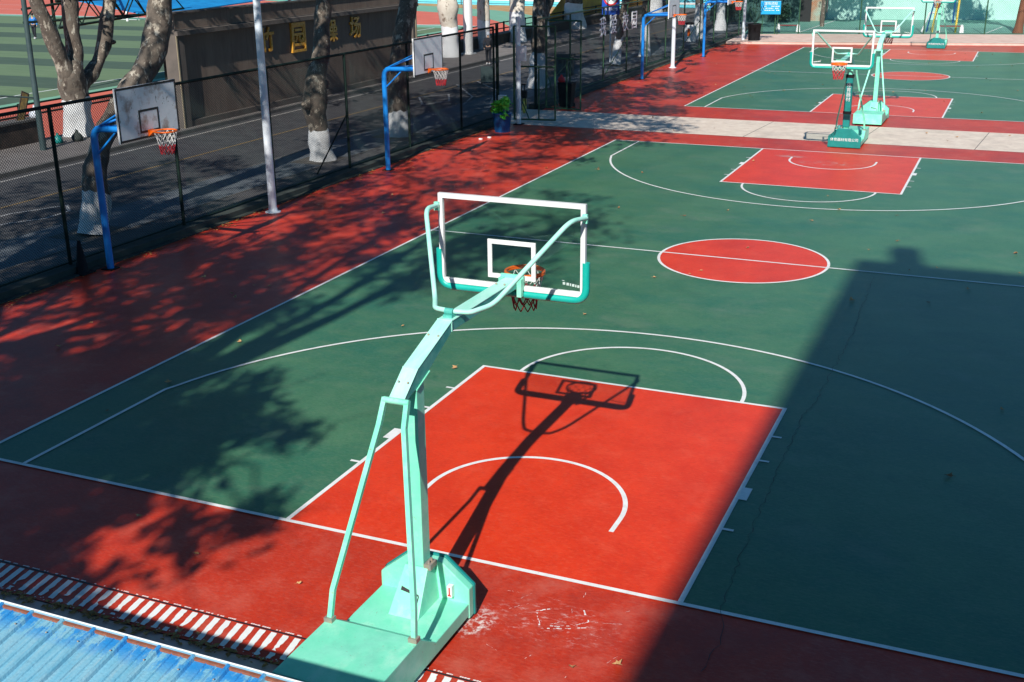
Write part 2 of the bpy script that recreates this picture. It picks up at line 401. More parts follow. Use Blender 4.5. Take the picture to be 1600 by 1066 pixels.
struct('kerb_markings', m, ZEB)
# crack in the green paint, long thin and jagged
m = MB(); random.seed(11)
def crack(pts, w):
    out = []
    for i in range(len(pts) - 1):
        a = Vector((*pts[i], 0)); b = Vector((*pts[i + 1], 0)); n = max(2, int((b - a).length / .10))
        for k in range(n): out.append(a.lerp(b, k / n) + Vector((random.uniform(-.028, .028), 0, 0)))
    P = out
    for i in range(len(P) - 1):
        ww = w * random.uniform(.4, 1.2); m.quad((P[i].x, P[i].y, .0152), (P[i].x + ww, P[i].y, .0152), (P[i + 1].x + ww, P[i + 1].y, .0152), (P[i + 1].x, P[i + 1].y, .0152))
crack([(2.77, 13.51), (2.88, 9.53), (2.84, 7.64), (2.83, 6.17), (2.74, 5.61), (2.79, 2.03), (2.83, .93), (2.88, .1), (3.01, -.48), (2.98, -1.2)], .007)
crack([(-6.2, 17.1), (-4.4, 15.2), (-4.1, 14.4)], .006)
struct('surface_cracks', m, BLACKP)
# chalky scrape marks beside the stand
m = MB(); random.seed(5)
def scrape(pts, w, gap=.25):
    for i in range(len(pts) - 1):
        a = Vector((*pts[i], 0)); b = Vector((*pts[i + 1], 0)); n = max(2, int((b - a).length / .03))
        for k in range(n):
            if random.random() < gap: continue
            p = a.lerp(b, k / n); q = a.lerp(b, (k + .9) / n); d = (b - a).normalized(); s = Vector((-d.y, d.x, 0)) * w * random.uniform(.2, 1)
            j = Vector((random.uniform(-.006, .006), random.uniform(-.006, .006), 0))
            m.quad(*[(v.x, v.y, .0058) for v in (p - s + j, q - s + j, q + s + j, p + s + j)])
scrape([(1.22, -.62), (1.10, -.70), (1.24, -.94), (1.38, -.90), (1.58, -.80), (1.68, -.68), (1.56, -.50)], .009, .2)
scrape([(1.24, -1.00), (1.50, -.90), (1.70, -.80)], .008, .3)
for k in range(14):
    a = Vector((random.uniform(.6, 2.1), random.uniform(-1.75, -.2))); t = random.uniform(-.5, 2.2); l = random.uniform(.05, .28)
    scrape([tuple(a), (a.x + l * math.cos(t), a.y + l * math.sin(t))], .0022, .35)
struct('scrape_marks', m, ZEB)

# ------------------------------------------------------------------ street side
m = MB(); m.quad((-13.30, 72, .002), (-14.47, 72, .002), (-14.47, -30, .002), (-13.30, -30, .002)); struct('verge_paving', m, PAVED)
m = MB(); m.quad((-14.47, 95, .001), (-16.55, 95, .001), (-16.55, -30, .001), (-14.47, -30, .001)); struct('pavement', m, PAVE)
m = MB(); m.quad((-16.55, 130, -.004), (-22.45, 130, -.004), (-22.45, -30, -.004), (-16.55, -30, -.004)); struct('road', m, ASPH)
m = MB(); m.box((-14.53, -30, -.03), (-14.45, 95, .012)); m.box((-16.62, -30, -.03), (-16.50, 95, .006)); struct('paving_edge', m, KERB)
m = MB(); m.box((-22.62, -30, -.03), (-22.45, 130, .13)); struct('kerb', m, KERB)
m = MB(); m.box((-26.2, -30, -.03), (-22.62, 130, .12)); struct('sidewalk', m, SIDE)
m = MB()
m.quad((-21.98, -30, .001), (-21.98, 120, .001), (-22.12, 120, .001), (-22.12, -30, .001))
struct('road_edge_line', m, mat('dull_white_line', (.40, .38, .36), (.20, .19, .18), .8, 4))
m = MB(); m.quad((-19.27, -30, .001), (-19.27, 120, .001), (-19.38, 120, .001), (-19.38, -30, .001))
struct('road_centre_line', m, mat('faded_yellow_line', (.26, .17, .07), (.15, .11, .06), .8, 5))
m = MB()
for z in ([(-18.6, 9.6), (-18.55, 11.5), (-17.9, 12.8), (-17.35, 12.3), (-17.3, 11.4), (-17.8, 10.6), (-18.0, 8.6)], [(-17.9, 33.3), (-19.15, 35.4), (-18.35, 36.7), (-17.35, 34.7), (-17.9, 33.3)],
          [(-19.2, 41.5), (-16.9, 38.7), (-15.6, 35.2), (-14.9, 33.6)], [(-19.6, 40.1), (-17.0, 36.3), (-16.3, 33.9)]):
    strip(z, .09, .0022, m)
struct('road_markings', m, mat('faded_white', (.42, .42, .42), (.30, .30, .30), .8, 6))
# tree pits
m = MB()
for y in (.5, 10.62, 20.86, 25.94, 40.2, 50.55, 55.65): m.quad((-15.75, y - .75, .0035), (-14.56, y - .75, .0035), (-14.56, y + .75, .0035), (-15.75, y + .75, .0035))
struct('tree_pits', m, GROUND)
# fence footing
m = MB(); m.box((-13.30, -12, -.03), (-12.78, 29.9, .16)); m.box((-12.78, -12, -.03), (-12.62, 29.9, .03))
m.box((-13.30, 33.8, -.03), (-12.78, 70.6, .16)); m.box((-12.78, 33.8, -.03), (-12.62, 65, .03))
struct('fence_footing', m, KERBD)

# ------------------------------------------------------------------ chain link fence
HF = 3.48
def panel(p0, p1, z0, z1, pitch, wr, name='mesh_panel', parent=None):
    """diamond wire between two ground points"""
    a = Vector((*p0, 0)); b = Vector((*p1, 0)); Lh = (b - a).length; u = (b - a).normalized(); nrm = Vector((-u.y, u.x, 0)); H = z1 - z0
    mb = MB(); k = -H
    def wire(s0, h0, s1, h1):
        p = a + u * s0 + Vector((0, 0, z0 + h0)); q = a + u * s1 + Vector((0, 0, z0 + h1)); d = (q - p).normalized(); w = nrm.cross(d) * wr; n = nrm * wr
        vs = [p + w, p - w * .5 + n * .87, p - w * .5 - n * .87, q + w, q - w * .5 + n * .87, q - w * .5 - n * .87]
        mb.add(vs, [(0, 1, 4, 3), (1, 2, 5, 4), (2, 0, 3, 5)])
    while k < Lh:
        s0 = max(k, 0); s1 = min(k + H, Lh)
        if s1 - s0 > .01:
            wire(s0, s0 - k, s1, s1 - k); wire(s0, H - (s0 - k), s1, H - (s1 - k))
        k += pitch
    return mb.build(name, WIRE, parent)
def fence(name, label, pts, brace=(), pitch=.066, h=HF, m=FENCE, mid=False):
    t = thing(name, label, 'fence', (0, 0, 0))
    for p in pts: MB().tube([(p[0], p[1], 0), (p[0], p[1], h)], .042, 8).build('post', m, t)
    for i in range(len(pts) - 1):
        a, b = pts[i], pts[i + 1]; d = math.hypot(a[1] - 30, 0)
        far = max(a[1], b[1])
        pt = pitch if far < 34 else (.095 if far < 55 else .14)
        panel(a, b, .16, h - .02, pt, (.0048 if far < 34 else .0042), parent=t)
    MB().tube([(p[0], p[1], h) for p in pts], .036, 8).build('top_rail', m, t)
    MB().tube([(p[0], p[1], .20) for p in pts], .018, 6).build('bottom_rail', m, t)
    if mid: MB().tube([(p[0], p[1], h * .55) for p in pts], .018, 6).build('middle_rail', m, t)
    for (a, b) in brace: MB().tube([a, b], .022, 6).build('brace', m, t)
    return t
FX = -13.05
fence('chain_link_fence', 'long dark green chain link fence between the near red court edge and the street', [(FX, y) for y in (-7.6, -3.75, .1, 3.95, 7.77, 11.55, 15.4, 19.3, 23.11, 27.0, 29.85)],
      [((FX, 17.5, .3), (FX, 19.28, 1.75))])
fence('chain_link_fence', 'dark green chain link fence beyond the open gate with white letters hung on it', [(FX, y) for y in (33.9, 37.9, 42.3, 45.8, 49.2, 52.6, 56.3, 59.85, 63.3, 66.8, 70.3)],
      [((FX, 42.5, .4), (FX, 45.7, 1.85)), ((FX, 55.5, .4), (FX, 59.8, 1.75)), ((FX, 34.0, .4), (FX, 37.8, 1.5))], m=FENCEL)
BF = [(-12.9, 70.6), (-10.83, 71.3), (-9.4, 72.2), (-5.5, 73.1), (-1.45, 73.9), (2.3, 74.75), (6.2, 75.5), (10, 76.4), (16, 77.8)]
fence('chain_link_fence', 'tall green fence across the far end in front of the mint green wall', BF, (), pitch=.13, h=4.6, m=FENCEL, mid=True)
# gate: one leaf across the path edge, one at its far side
def gate_leaf(x0, y0, x1, y1, label):
    t = thing('gate_leaf', label, 'gate', (x0, y0, 0), 0, 'leaves of the open fence gate')
    dx, dy = x1 - x0, y1 - y0; h = 3.5
    f = MB()
    f.tube([(0, 0, .08), (0, 0, h)], .045, 8).tube([(dx, dy, .08), (dx, dy, h)], .035, 8)
    for z in (.1, h): f.tube([(0, 0, z), (dx, dy, z)], .032, 8)
    f.build('frame', FENCEL, t)
    MB().tube([(0, 0, 2.05), (dx, dy, 2.05)], .03, 8).build('cross_bar', FENCEL, t)
    MB().tube([(dx * .6, dy * .6, .1), (dx * .6, dy * .6, 2.05)], .03, 8).build('upright', FENCEL, t)
    MB().tube([(0, 0, 1.5), (dx * .36, dy * .36, .12)], .022, 6).build('brace', FENCEL, t)
    o = panel((0, 0), (dx, dy), .1, h, .075, .0028, parent=t)
    return t
gate_leaf(-12.42, 30.30, -10.86, 30.52, 'green mesh gate leaf swung open right beside the white post with a box')
gate_leaf(-12.45, 33.62, -10.92, 33.42, 'green mesh gate leaf swung open in front of the black bin with a red bag')
for y in (29.95, 33.72):
    o = MB().tube([(-12.95, y, 0), (-12.95, y, 3.62)], .06, 10).build('gate_post', FENCE)
    tag(o, 'thick dark gate post at the %s end of the fence opening' % ('near' if y < 31 else 'far'), 'post', 'gate posts')

# ------------------------------------------------------------------ basketball stands (local: baseline at y=0, hoop towards +y)
def net(mb, c, r, h, n=12, white=.5, wr=.004, split=(0, 1), shrink=.42):
    rows = 5; pts = []
    for i in range(rows + 1):
        t = i / rows; rad = r * (1 - shrink * t ** .7); z = -h * (t if i else 0)
        pts.append([Vector(c) + Vector((rad * math.cos(2 * math.pi * (j + .5 * (i % 2)) / n), rad * math.sin(2 * math.pi * (j + .5 * (i % 2)) / n), z)) for j in range(n)])
    for i in range(rows):
        mb.cur = split[0] if i < rows * white else split[1]
        for j in range(n):
            a = pts[i][j]; o = (j, (j - 1) % n) if i % 2 == 0 else (j, (j + 1) % n)
            for q in (o if i else o[:1] + o[1:]):
                b = pts[i + 1][q]; mid = (a + b) / 2 + Vector((0, 0, -.006)); mb.tube([a, mid, b], wr * (1.5 if mb.cur else 1), 4, caps=False)
def backboard(parent, yb, z0, cx=0, frame_m=WHITEP):
    """transparent board, its face at local y=yb, bottom z0, facing +y"""
    w = .9; h = 1.06; e = .055
    bb = MB().box((cx - w + e, yb - .012, z0 + e), (cx + w - e, yb, z0 + h - e)).build('glass_panel', GLASS, parent)
    f = MB()
    f.box((cx - w, yb - .045, z0 + h - e), (cx + w, yb + .006, z0 + h)); f.box((cx - w, yb - .045, z0), (cx + w, yb + .006, z0 + e))
    f.box((cx - w, yb - .045, z0 + e), (cx - w + e, yb + .006, z0 + h - e)); f.box((cx + w - e, yb - .045, z0 + e), (cx + w, yb + .006, z0 + h - e))
    f.build('board_frame', frame_m, parent)
    q = MB(); a, b, t = .295, .45, .05; zb = z0 + .115
    for (p, r_) in (((-a, zb), (a, zb + t)), ((-a, zb + b - t), (a, zb + b)), ((-a, zb + t), (-a + t, zb + b - t)), ((a - t, zb + t), (a, zb + b - t))):
        q.box((cx + p[0], yb - .0165, p[1]), (cx + r_[0], yb + .003, r_[1]))
    q.build('target_square', WHITEP, parent)
    # pad along the bottom and round the lower corners, C-shaped
    P = bez([(cx - w - .005, yb - .02, z0 + .40), (cx - w - .005, yb - .02, z0 - .045), (cx + w + .005, yb - .02, z0 - .045), (cx + w + .005, yb - .02, z0 + .40)], 6)
    MB().tube(P, .045, 10, up=(0, 1, 0)).build('board_pad', TEAL, parent)
def ring(parent, c, net_mats, r=.228, bracket=True):
    m_ = MB(); n = 40
    for dz, rr in ((.004, .016), (-.018, .016)):
        m_.tube([Vector(c) + Vector((r * math.cos(2 * math.pi * i / n), r * math.sin(2 * math.pi * i / n), dz)) for i in range(n)], rr, 8, closed=True)
    m_.box((c[0] - .09, c[1] - .40, c[2] - .035), (c[0] + .09, c[1] - r + .02, c[2] + .01))
    o = m_.build('hoop', ORANGE, parent)
    k = MB(); net(k, (c[0], c[1], c[2] - .03), r, .43, n=10, wr=.0052, white=.4); k.build('net', net_mats, o)
def shield_poly(y, w0, cx):
    return [(cx - w0, y, .03), (cx - w0, y, .37), (cx - .20, y, .63), (cx + .20, y, .63), (cx + w0, y, .37), (cx + w0, y, .03)]
def make_stand(label, loc, rz, cx=.03, pad=False):
    t = thing('basketball_stand', label, 'basketball hoop', loc, rz, 'portable basketball stands on the courts')
    hw = .505
    # base: rear weight box, ramp, front platform
    prof = [(-3.15, .06), (-3.15, .42), (-2.19, .42), (-1.88, .205), (-1.0, .205), (-1.0, .06)]
    b = MB().prism([(cx - hw, y, z) for y, z in prof], (2 * hw, 0, 0))
    b.build('base', MINT, t, bevel=.008)
    for sx in (-.4, .4):
        for y in (-2.9, -1.3): MB().tube([(cx + sx - .03, y, .045), (cx + sx + .03, y, .045)], .045, 12).build('wheel', BIN, t)
    s = MB().prism(shield_poly(-1.14, hw + .008, cx), (0, .10, 0)); sh = s.build('shield', MINT, t, bevel=.01)
    s = MB().prism([(cx - hw - .02, -1.04, .02), (cx - hw - .02, -1.04, .375), (cx - .205, -1.04, .645), (cx + .205, -1.04, .645), (cx + hw + .02, -1.04, .375), (cx + hw + .02, -1.04, .02)], (0, .05, 0)); s.build('shield_pad', TEALD, t, bevel=.015)
    textmesh('体育器材有限公司', .112, .002, SIGNW, 'lettering', t, frameM(Vector((cx, -.986, .27)), (-1, 0, 0), (0, 0, 1), (0, 1, 0)))
    # pedestal under the column, sloping to the rear
    g = MB().add([(cx - .17, -1.62, .206), (cx + .17, -1.62, .206), (cx + .13, -1.30, .62), (cx - .13, -1.30, .62), (cx - .17, -1.14, .206), (cx + .17, -1.14, .206), (cx + .13, -1.14, .62), (cx - .13, -1.14, .62)],
                [(0, 1, 2, 3), (5, 4, 7, 6), (1, 5, 6, 2), (4, 0, 3, 7), (3, 2, 6, 7)])
    g.build('pedestal', MINT, t, bevel=.006)
    sl = lambda px, tt, o=.003: (cx + px, -1.62 + .32 * tt - o * .79, .206 + .414 * tt + o * .61)
    MB().quad(sl(-.10, .50), sl(.11, .44), sl(.11, .47), sl(-.10, .58)).quad(sl(.105, .12), sl(.117, .12), sl(.117, .45), sl(.105, .45)).build('hatch', BLACKP, t)
    MB().box((cx + .29, -1.20, .27), (cx + .345, -1.145, .40)).build('notice_plate', WHITEP, t)
    MB().box((cx + .30, -1.203, .285), (cx + .335, -1.2, .30)).box((cx + .31, -1.203, .30), (cx + .325, -1.2, .385)).build('notice_print', SIGNR, t)
    k = MB().box((cx + .085, -1.30, .60), (cx + .165, -1.16, .66)).tube([(cx + .125, -1.26, .66), (cx + .125, -1.26, .69)], .016, 6).tube([(cx + .125, -1.20, .66), (cx + .125, -1.20, .69)], .016, 6)
    k.build('hinge_bracket', STEEL, t)
    # column
    MB().box((cx - .075, -1.29, .62), (cx + .078, -1.13, 2.60)).build('column', MINT, t, bevel=.008)
    if pad:
        MB().box((cx - .105, -1.32, .66), (cx + .115, -1.085, 2.30)).build('column_pad', TEALD, t, bevel=.03)
        for z in (1.08, 2.24): MB().box((cx - .112, -1.325, z), (cx + .122, -1.08, z + .10)).build('strap', BIN, t)
        textmesh('体\n育\n器\n材', .15, .002, SIGNW, 'lettering', t, frameM(Vector((cx, -1.082, 1.78)), (-1, 0, 0), (0, 0, 1), (0, 1, 0)))
    # arm: welded box profile, seen as three lengths
    up = [(-1.55, 2.54), (-1.25, 2.755), (-.49, 3.01), (1.23, 2.99)]
    lo = [(1.23, 2.885), (-.50, 2.90), (-1.02, 2.665), (-1.30, 2.565), (-1.55, 2.50)]
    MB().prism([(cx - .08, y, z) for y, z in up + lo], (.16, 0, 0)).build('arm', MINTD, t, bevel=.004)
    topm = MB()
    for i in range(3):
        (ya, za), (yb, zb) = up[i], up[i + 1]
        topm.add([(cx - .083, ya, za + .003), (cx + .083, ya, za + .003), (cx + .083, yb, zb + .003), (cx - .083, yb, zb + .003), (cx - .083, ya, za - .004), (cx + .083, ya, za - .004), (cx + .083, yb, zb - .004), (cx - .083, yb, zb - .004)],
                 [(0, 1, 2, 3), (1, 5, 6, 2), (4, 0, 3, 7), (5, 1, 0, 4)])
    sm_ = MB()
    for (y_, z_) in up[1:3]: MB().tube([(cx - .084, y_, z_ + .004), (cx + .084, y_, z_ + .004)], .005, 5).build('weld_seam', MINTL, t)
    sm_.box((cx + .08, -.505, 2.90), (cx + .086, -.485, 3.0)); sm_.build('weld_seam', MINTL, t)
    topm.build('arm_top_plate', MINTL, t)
    for (bx_, by_, bz_) in ((.05, -1.40, 2.66), (-.05, -1.40, 2.66), (.055, -.75, 2.925), (-.055, -.75, 2.925), (.05, .9, 3.0), (-.05, .9, 3.0)): MB().lathe([(.011, 0), (.011, .012), (.005, .016)], (cx + bx_, by_, bz_), 6).build('bolt', STEEL, t)
    MB().prism([(cx + .081, -1.30, 2.552), (cx + .081, -1.02, 2.652), (cx + .081, -1.02, 2.664), (cx + .081, -1.30, 2.564)], (.012, 0, 0)).build('flange', MINT, t)
    MB().tube([(cx - .13, -1.56, 2.53), (cx + .14, -1.56, 2.53)], .032, 12).build('hinge_rod', MINT, t)
    bp = MB().box((cx - .14, 1.22, 2.86), (cx + .14, 1.255, 3.03)); bp.box((cx + .085, 1.16, 2.79), (cx + .14, 1.22, 3.0)); bp.box((cx - .14, 1.16, 2.79), (cx - .085, 1.22, 3.0))
    bp.build('mounting_bracket', MINT, t)
    for sx in (-1, 1):
        P = [(cx + sx * .46, -2.23, .42), (cx + sx * .44, -2.17, .74), (cx + sx * .135, -1.66, 2.31), (cx + sx * .12, -1.55, 2.55)]
        MB().tube(P, .024, 4, sq=True, up=(0, 1, 0)).build('rear_brace', MINT, t)
        MB().box((cx + sx * .46 - .045, -2.27, .42), (cx + sx * .46 + .045, -2.19, .465)).build('brace_foot', STEEL, t)
        Q = bez([(cx + sx * .03, -.36, 3.07), (cx + sx * .20, -.31, 3.06), (cx + sx * .335, -.04, 3.08), (cx * .3 + sx * .86, .86, 3.80), (cx * .3 + sx * .905, 1.235, 3.76)], 6)
        MB().tube(Q, .027, 10).build('board_stay', MINTL, t)
        MB().box((sx * .905 - .028, 1.215, 3.70), (sx * .905 + .028, 1.252, 3.80)).build('stay_clamp', MINT, t)
    c = MB().box((cx - .05, -.43, 3.01), (cx + .05, -.33, 3.045)).tube([(cx - .045, -.38, 3.07), (cx + .045, -.38, 3.07)], .036, 10); c.build('stay_bracket', MINTD, t)
    backboard(t, 1.30, 2.84)
    q = MB()
    for i, (a, b) in enumerate(((0, .03), (.045, .075), (.085, .10), (.11, .14), (.15, .165), (.175, .20))): q.box((.62 + a, 1.301, 2.955 - .004 * i), (.62 + b, 1.3045, 2.985 - .004 * i))
    q.box((.60, 1.301, 3.0), (.64, 1.304, 3.006)); q.build('maker_mark', WHITEP, t)
    ring(t, (.01, 1.655, 2.955), [NETW, NETR])
    return t
s_main = make_stand('mint green portable basketball stand in the foreground, seen from behind', (0, 0, 0), 0)
for o in s_main.children_recursive:
    if o.name.startswith('net'): o.data.materials[1] = NETDR
make_stand('basketball stand with a dark teal padded column, facing us just beyond the near court', (0, 27.6, 0), math.pi, pad=True)
s2 = copy_tree(s_main); s2.location = (.03, 36.75, 0); s2['label'] = 'mint green basketball stand seen from behind at the near end of the second court'
s3 = copy_tree(s_main); s3.location = (.05, 64.0, 0); s3.rotation_euler = (0, 0, math.pi); s3['label'] = 'most distant basketball stand, facing us before the pale raised walk'

# ------------------------------------------------------------------ blue wall-side hoops
def make_blue(label, x, y, board=BOARD):
    t = thing('blue_hoop', label, 'basketball hoop', (x, y, 0), 0, 'small blue basketball hoops along the fence')
    P = bez([(0, 0, 0), (0, 0, 2.97), (.35, 0, 3.0), (1.42, -.02, 3.02)], 8)
    P = [Vector((0, 0, 0)), Vector((0, 0, 1.5)), Vector((0, 0, 2.75)), Vector((.012, 0, 2.85)), Vector((.05, 0, 2.93)), Vector((.12, 0, 2.985)), Vector((.22, 0, 3.01)), Vector((1.42, 0, 3.03))]
    MB().tube(P, .075, 14).build('post', BLUE, t)
    MB().box((-.14, -.14, 0), (.14, .14, .02)).build('base_plate', BIN, t)
    for a, b in (((.03, 0, 2.45), (.62, 0, 2.98)), ((.16, 0, 3.05), (1.44, .55, 3.55)), ((.16, 0, 3.05), (1.44, -.55, 3.55)), ((.16, 0, 3.02), (1.44, .55, 3.15))):
        MB().tube([a, b], .024, 8).build('strut', BLUE, t)
    bd = MB().box((1.47, -.92, 2.91), (1.505, .88, 3.96)).build('backboard', board, t)
    e = MB()
    for (y0, y1, z0, z1) in ((-.92, .88, 2.91, 2.955), (-.92, .88, 3.915, 3.96), (-.92, -.875, 2.955, 3.915), (.835, .88, 2.955, 3.915)): e.box((1.503, y0, z0), (1.508, y1, z1))
    for (y0, y1, z0, z1) in ((-.32, .28, 3.02, 3.065), (-.32, .28, 3.435, 3.48), (-.32, -.275, 3.065, 3.435), (.235, .28, 3.065, 3.435)): e.box((1.503, y0, z0), (1.508, y1, z1))
    e.build('board_lines', BLACKP, bd)
    w = MB(); w.box((1.468, -.925, 2.905), (1.51, -.92, 3.965)); w.box((1.465, -.92, 2.905), (1.47, .88, 3.96)); w.build('board_edge', WHITEP, bd)
    for s in (-.55, .55): MB().tube([(1.455, s, 2.95), (1.455, s, 3.9)], .02, 6).build('board_batten', BLUE, t)
    m_ = MB(); n = 32; c = Vector((1.505 + .15 + .225, -.02, 3.05)); r = .225
    m_.tube([c + Vector((r * math.cos(2 * math.pi * i / n), r * math.sin(2 * math.pi * i / n), 0)) for i in range(n)], .017, 8, closed=True)
    m_.box((1.51, -.10, 2.94), (1.53, .06, 3.07)); m_.prism([(1.53, -.09, 3.06), (1.53, .05, 3.06), (1.72, .11, 3.06), (1.72, -.15, 3.06)], (0, 0, -.015)); m_.prism([(1.53, -.095, 2.95), (1.53, -.095, 3.05), (1.68, -.13, 3.05)], (0, .01, 0))
    o = m_.build('hoop', ORANGE, t)
    k = MB(); net(k, c - Vector((0, 0, .015)), r, .44, wr=.0062, white=.6); k.build('net', [NETW, NETR], o)
    return t
make_blue('nearest blue hoop at the left edge, its white board stained with rust', -12.40, 8.24)
b2 = make_blue('second blue hoop along the fence with a clean pale board', -12.22, 20.13, BOARD2)
b3 = copy_tree(b2); b3.location = (-11.93, 44.83, 0); b3['label'] = 'blue hoop standing just left of the third white lamp post'
b4 = copy_tree(b2); b4.location = (-11.86, 56.3, 0); b4['label'] = 'farthest blue hoop along the fence, left of the fourth lamp post'

# ------------------------------------------------------------------ white posts
def lamp(x, y, label, lean=0.):
    t = thing('lamp_post', label, 'lamp post', (x, y, 0), 0, 'white lamp posts along the court')
    MB().tube([(0, 0, 0), (0, 0, 2.5), (0, 0, 9.0)], [.105, .10, .075], 16).build('pole', POLE, t)
    MB().lathe([(.2, 0), (.2, .02), (.12, .03), (.11, .12)], n=16).build('base_flange', POLE, t)
    MB().box((-.5, -.05, 8.8), (.5, .05, 8.9)).build('cross_arm', POLE, t)
    for s in (-.4, .4): MB().prism([(s - .2, -.05, 8.9), (s + .2, -.05, 8.9), (s + .2, -.05, 9.25), (s - .2, -.05, 9.25)], (0, .16, 0)).build('floodlight', GREY, t)
    return t
lamp(-12.25, 14.1, 'thick white lamp post between the first two blue hoops')
lamp(-11.94, 50.25, 'white lamp post standing right of the third blue hoop')
lamp(-11.83, 66.27, 'farthest white lamp post beside the black tub')
t = thing('white_post', 'short white post carrying a letter box beside the gate', 'post', (-12.0, 29.72, 0))
MB().tube([(0, 0, 0), (0, 0, 3.88)], .085, 14).build('pole', POLE, t)
MB().box((-.16, -.16, 0), (.16, .16, .03)).build('base_plate', BIN, t)
bx = MB().box((.02, -.16, 2.32), (.34, -.02, 2.86)).build('letter_box', WHITEP, t, bevel=.01)
MB().box((.05, -.164, 2.60), (.31, -.16, 2.80)).build('notice', BOARD2, bx)

# ------------------------------------------------------------------ trees
def leaves(mb, c, rad, n, size, rnd, zmin=None):
    for _ in range(n):
        d = Vector((rnd.gauss(0, 1), rnd.gauss(0, 1), rnd.gauss(0, 1))).normalized() * rad * rnd.random() ** .5
        p = Vector(c) + Vector((d.x, d.y, d.z * .8))
        if zmin is not None and p.z < zmin: continue
        a = Vector((rnd.gauss(0, 1), rnd.gauss(0, 1), rnd.gauss(0, .8))).normalized(); b = a.orthogonal().normalized()
        b = (Matrix.Rotation(rnd.random() * 6.28, 3, a) @ b); cc = a.cross(b); s = size * rnd.uniform(.6, 1.3)
        mb.add([p - b * s, p - cc * s * .55, p + b * s, p + cc * s * .55], [(0, 1, 2, 3)])
SUN_GAPS = [(Vector((-10.9, 8.1, 3.45)), 1.25), (Vector((-10.9, 20.0, 3.45)), 1.1)]  # foliage is left out along these sun rays to light the boards
SUNV = Vector((.22, -1.285, 1.)).normalized()
def gap(p):
    """openings cut in the foliage to let sun onto two blue-hoop boards"""
    return any(((p - a) - SUNV * (p - a).dot(SUNV)).length < r_ for a, r_ in SUN_GAPS)
def crown(t, top, r0, rnd, zmin, c=(2, 0, 10.5), rad=(6, 5, 3.5), clumps=52, per=70, size=.14, leafm=LEAF, spread=.8):
    """limbs run from the trunk top to leaf clumps spread through an ellipsoid round c"""
    br = MB(); lf = MB(); c = Vector(c); top = Vector(top); mains = []
    for j in range(7):
        a = 6.28 * (j + rnd.random() * .6) / 7; e = c + Vector((math.cos(a) * rad[0] * .62, math.sin(a) * rad[1] * .62, rnd.uniform(-.3, .5) * rad[2]))
        m1 = top.lerp(e, .35) + Vector((rnd.uniform(-.4, .4), rnd.uniform(-.4, .4), .6)); m2 = top.lerp(e, .7) + Vector((rnd.uniform(-.5, .5), rnd.uniform(-.5, .5), .5))
        br.tube([top, m1, m2, e], [r0 * .75, r0 * .52, r0 * .36, r0 * .16], 7, caps=False); mains += [m1, m2, e]
    for k in range(clumps):
        while 1:
            d = Vector((rnd.uniform(-1, 1), rnd.uniform(-1, 1), rnd.uniform(-1, 1)))
            if d.length < 1: break
        e = c + Vector((d.x * rad[0], d.y * rad[1], d.z * rad[2]))
        if gap(e + t.location): continue
        q = min(mains, key=lambda p: (p - e).length)
        mid = q.lerp(e, .5) + Vector((rnd.uniform(-.3, .3), rnd.uniform(-.3, .3), rnd.uniform(-.1, .3)))
        if zmin is None or min(e.z, mid.z) > zmin:
            br.tube([q, mid, e], [r0 * .16, r0 * .11, .012], 5, caps=False)
            for _ in range(5):
                w = e + Vector((rnd.gauss(0, .5), rnd.gauss(0, .5), rnd.gauss(0, .4))); br.tube([mid.lerp(e, rnd.random()), w], [.022, .008], 4, caps=False)
        leaves(lf, e, spread * rnd.uniform(.6, 1.25), int(per * rnd.uniform(.5, 1.5)), size, rnd, zmin)
    br.build('branches', BARK, t); lf.build('crown', leafm, t)
def tree(label, loc, lines, radii, rnd_seed, bark=BARK, wash=1.15, group='street trees', knob=.16, cat='tree', name='plane_tree', crown_kw=None, zmin=6.6):
    """lines[0] is the main stem, the others limbs; points in local metres"""
    t = thing(name, label, cat, loc, 0, group)
    tr = MB(); tops = []
    for i, (ln, rd) in enumerate(zip(lines, radii)):
        P = [Vector(p) for p in ln]; out = []; ro = []
        for a in range(len(P) - 1):
            n = max(2, int((P[a + 1] - P[a]).length / .22))
            for k in range(n): out.append(P[a].lerp(P[a + 1], k / n)); ro.append(rd[a] + (rd[a + 1] - rd[a]) * k / n)
        out.append(P[-1]); ro.append(rd[-1])
        # smooth the polyline a little
        for _ in range(1):
            out = [out[0]] + [(out[k - 1] + out[k] * 2 + out[k + 1]) / 4 for k in range(1, len(out) - 1)] + [out[-1]]
        tr.tube(out, ro, 18, knob=knob, seed=rnd_seed * 3.1)
        tops.append((P[-1], rd[-1]))
        if i == 0: base = (out, ro)
    tr.build('trunk', bark, t)
    if wash:
        out, ro = base; sel = [(p, r) for p, r in zip(out, ro) if p.z <= wash]
        w = MB(); w.tube([p for p, r in sel], [r * 1.02 + .006 for p, r in sel], 18, knob=knob, seed=rnd_seed * 3.1, caps=False); 
        top_z = max(v[2] for v in w.v); w.v = [(v[0], v[1], v[2] + (.16 * noise.noise(Vector(v) * 5) if v[2] > top_z - .18 else 0)) for v in w.v]
        w.build('whitewash', WASH, t)
    high = max(tops, key=lambda p: p[0].z)
    crown(t, high[0], high[1], random.Random(rnd_seed), zmin, **(crown_kw or {}))
    return t
A = 'plane trees between the fence and the road'; B = 'plane trees on the far sidewalk'
tree('leaning plane tree behind the rust-stained backboard with whitewashed foot', (-15, 10.62, 0), [[(0, 0, 0), (0, .2, .96), (0, .42, 1.8), (0, .88, 2.4), (0, 1.46, 2.85), (0, 2.05, 3.32), (0, 2.7, 3.88), (0, 3.2, 4.77), (0, 3.8, 7)]], [[.35, .32, .28, .26, .26, .28, .31, .31, .25]], 1, knob=.3, group=A, crown_kw=dict(c=(5.4, 2.5, 13), rad=(7, 7.5, 3.6), clumps=165, per=66, spread=1.1), zmin=6.2)
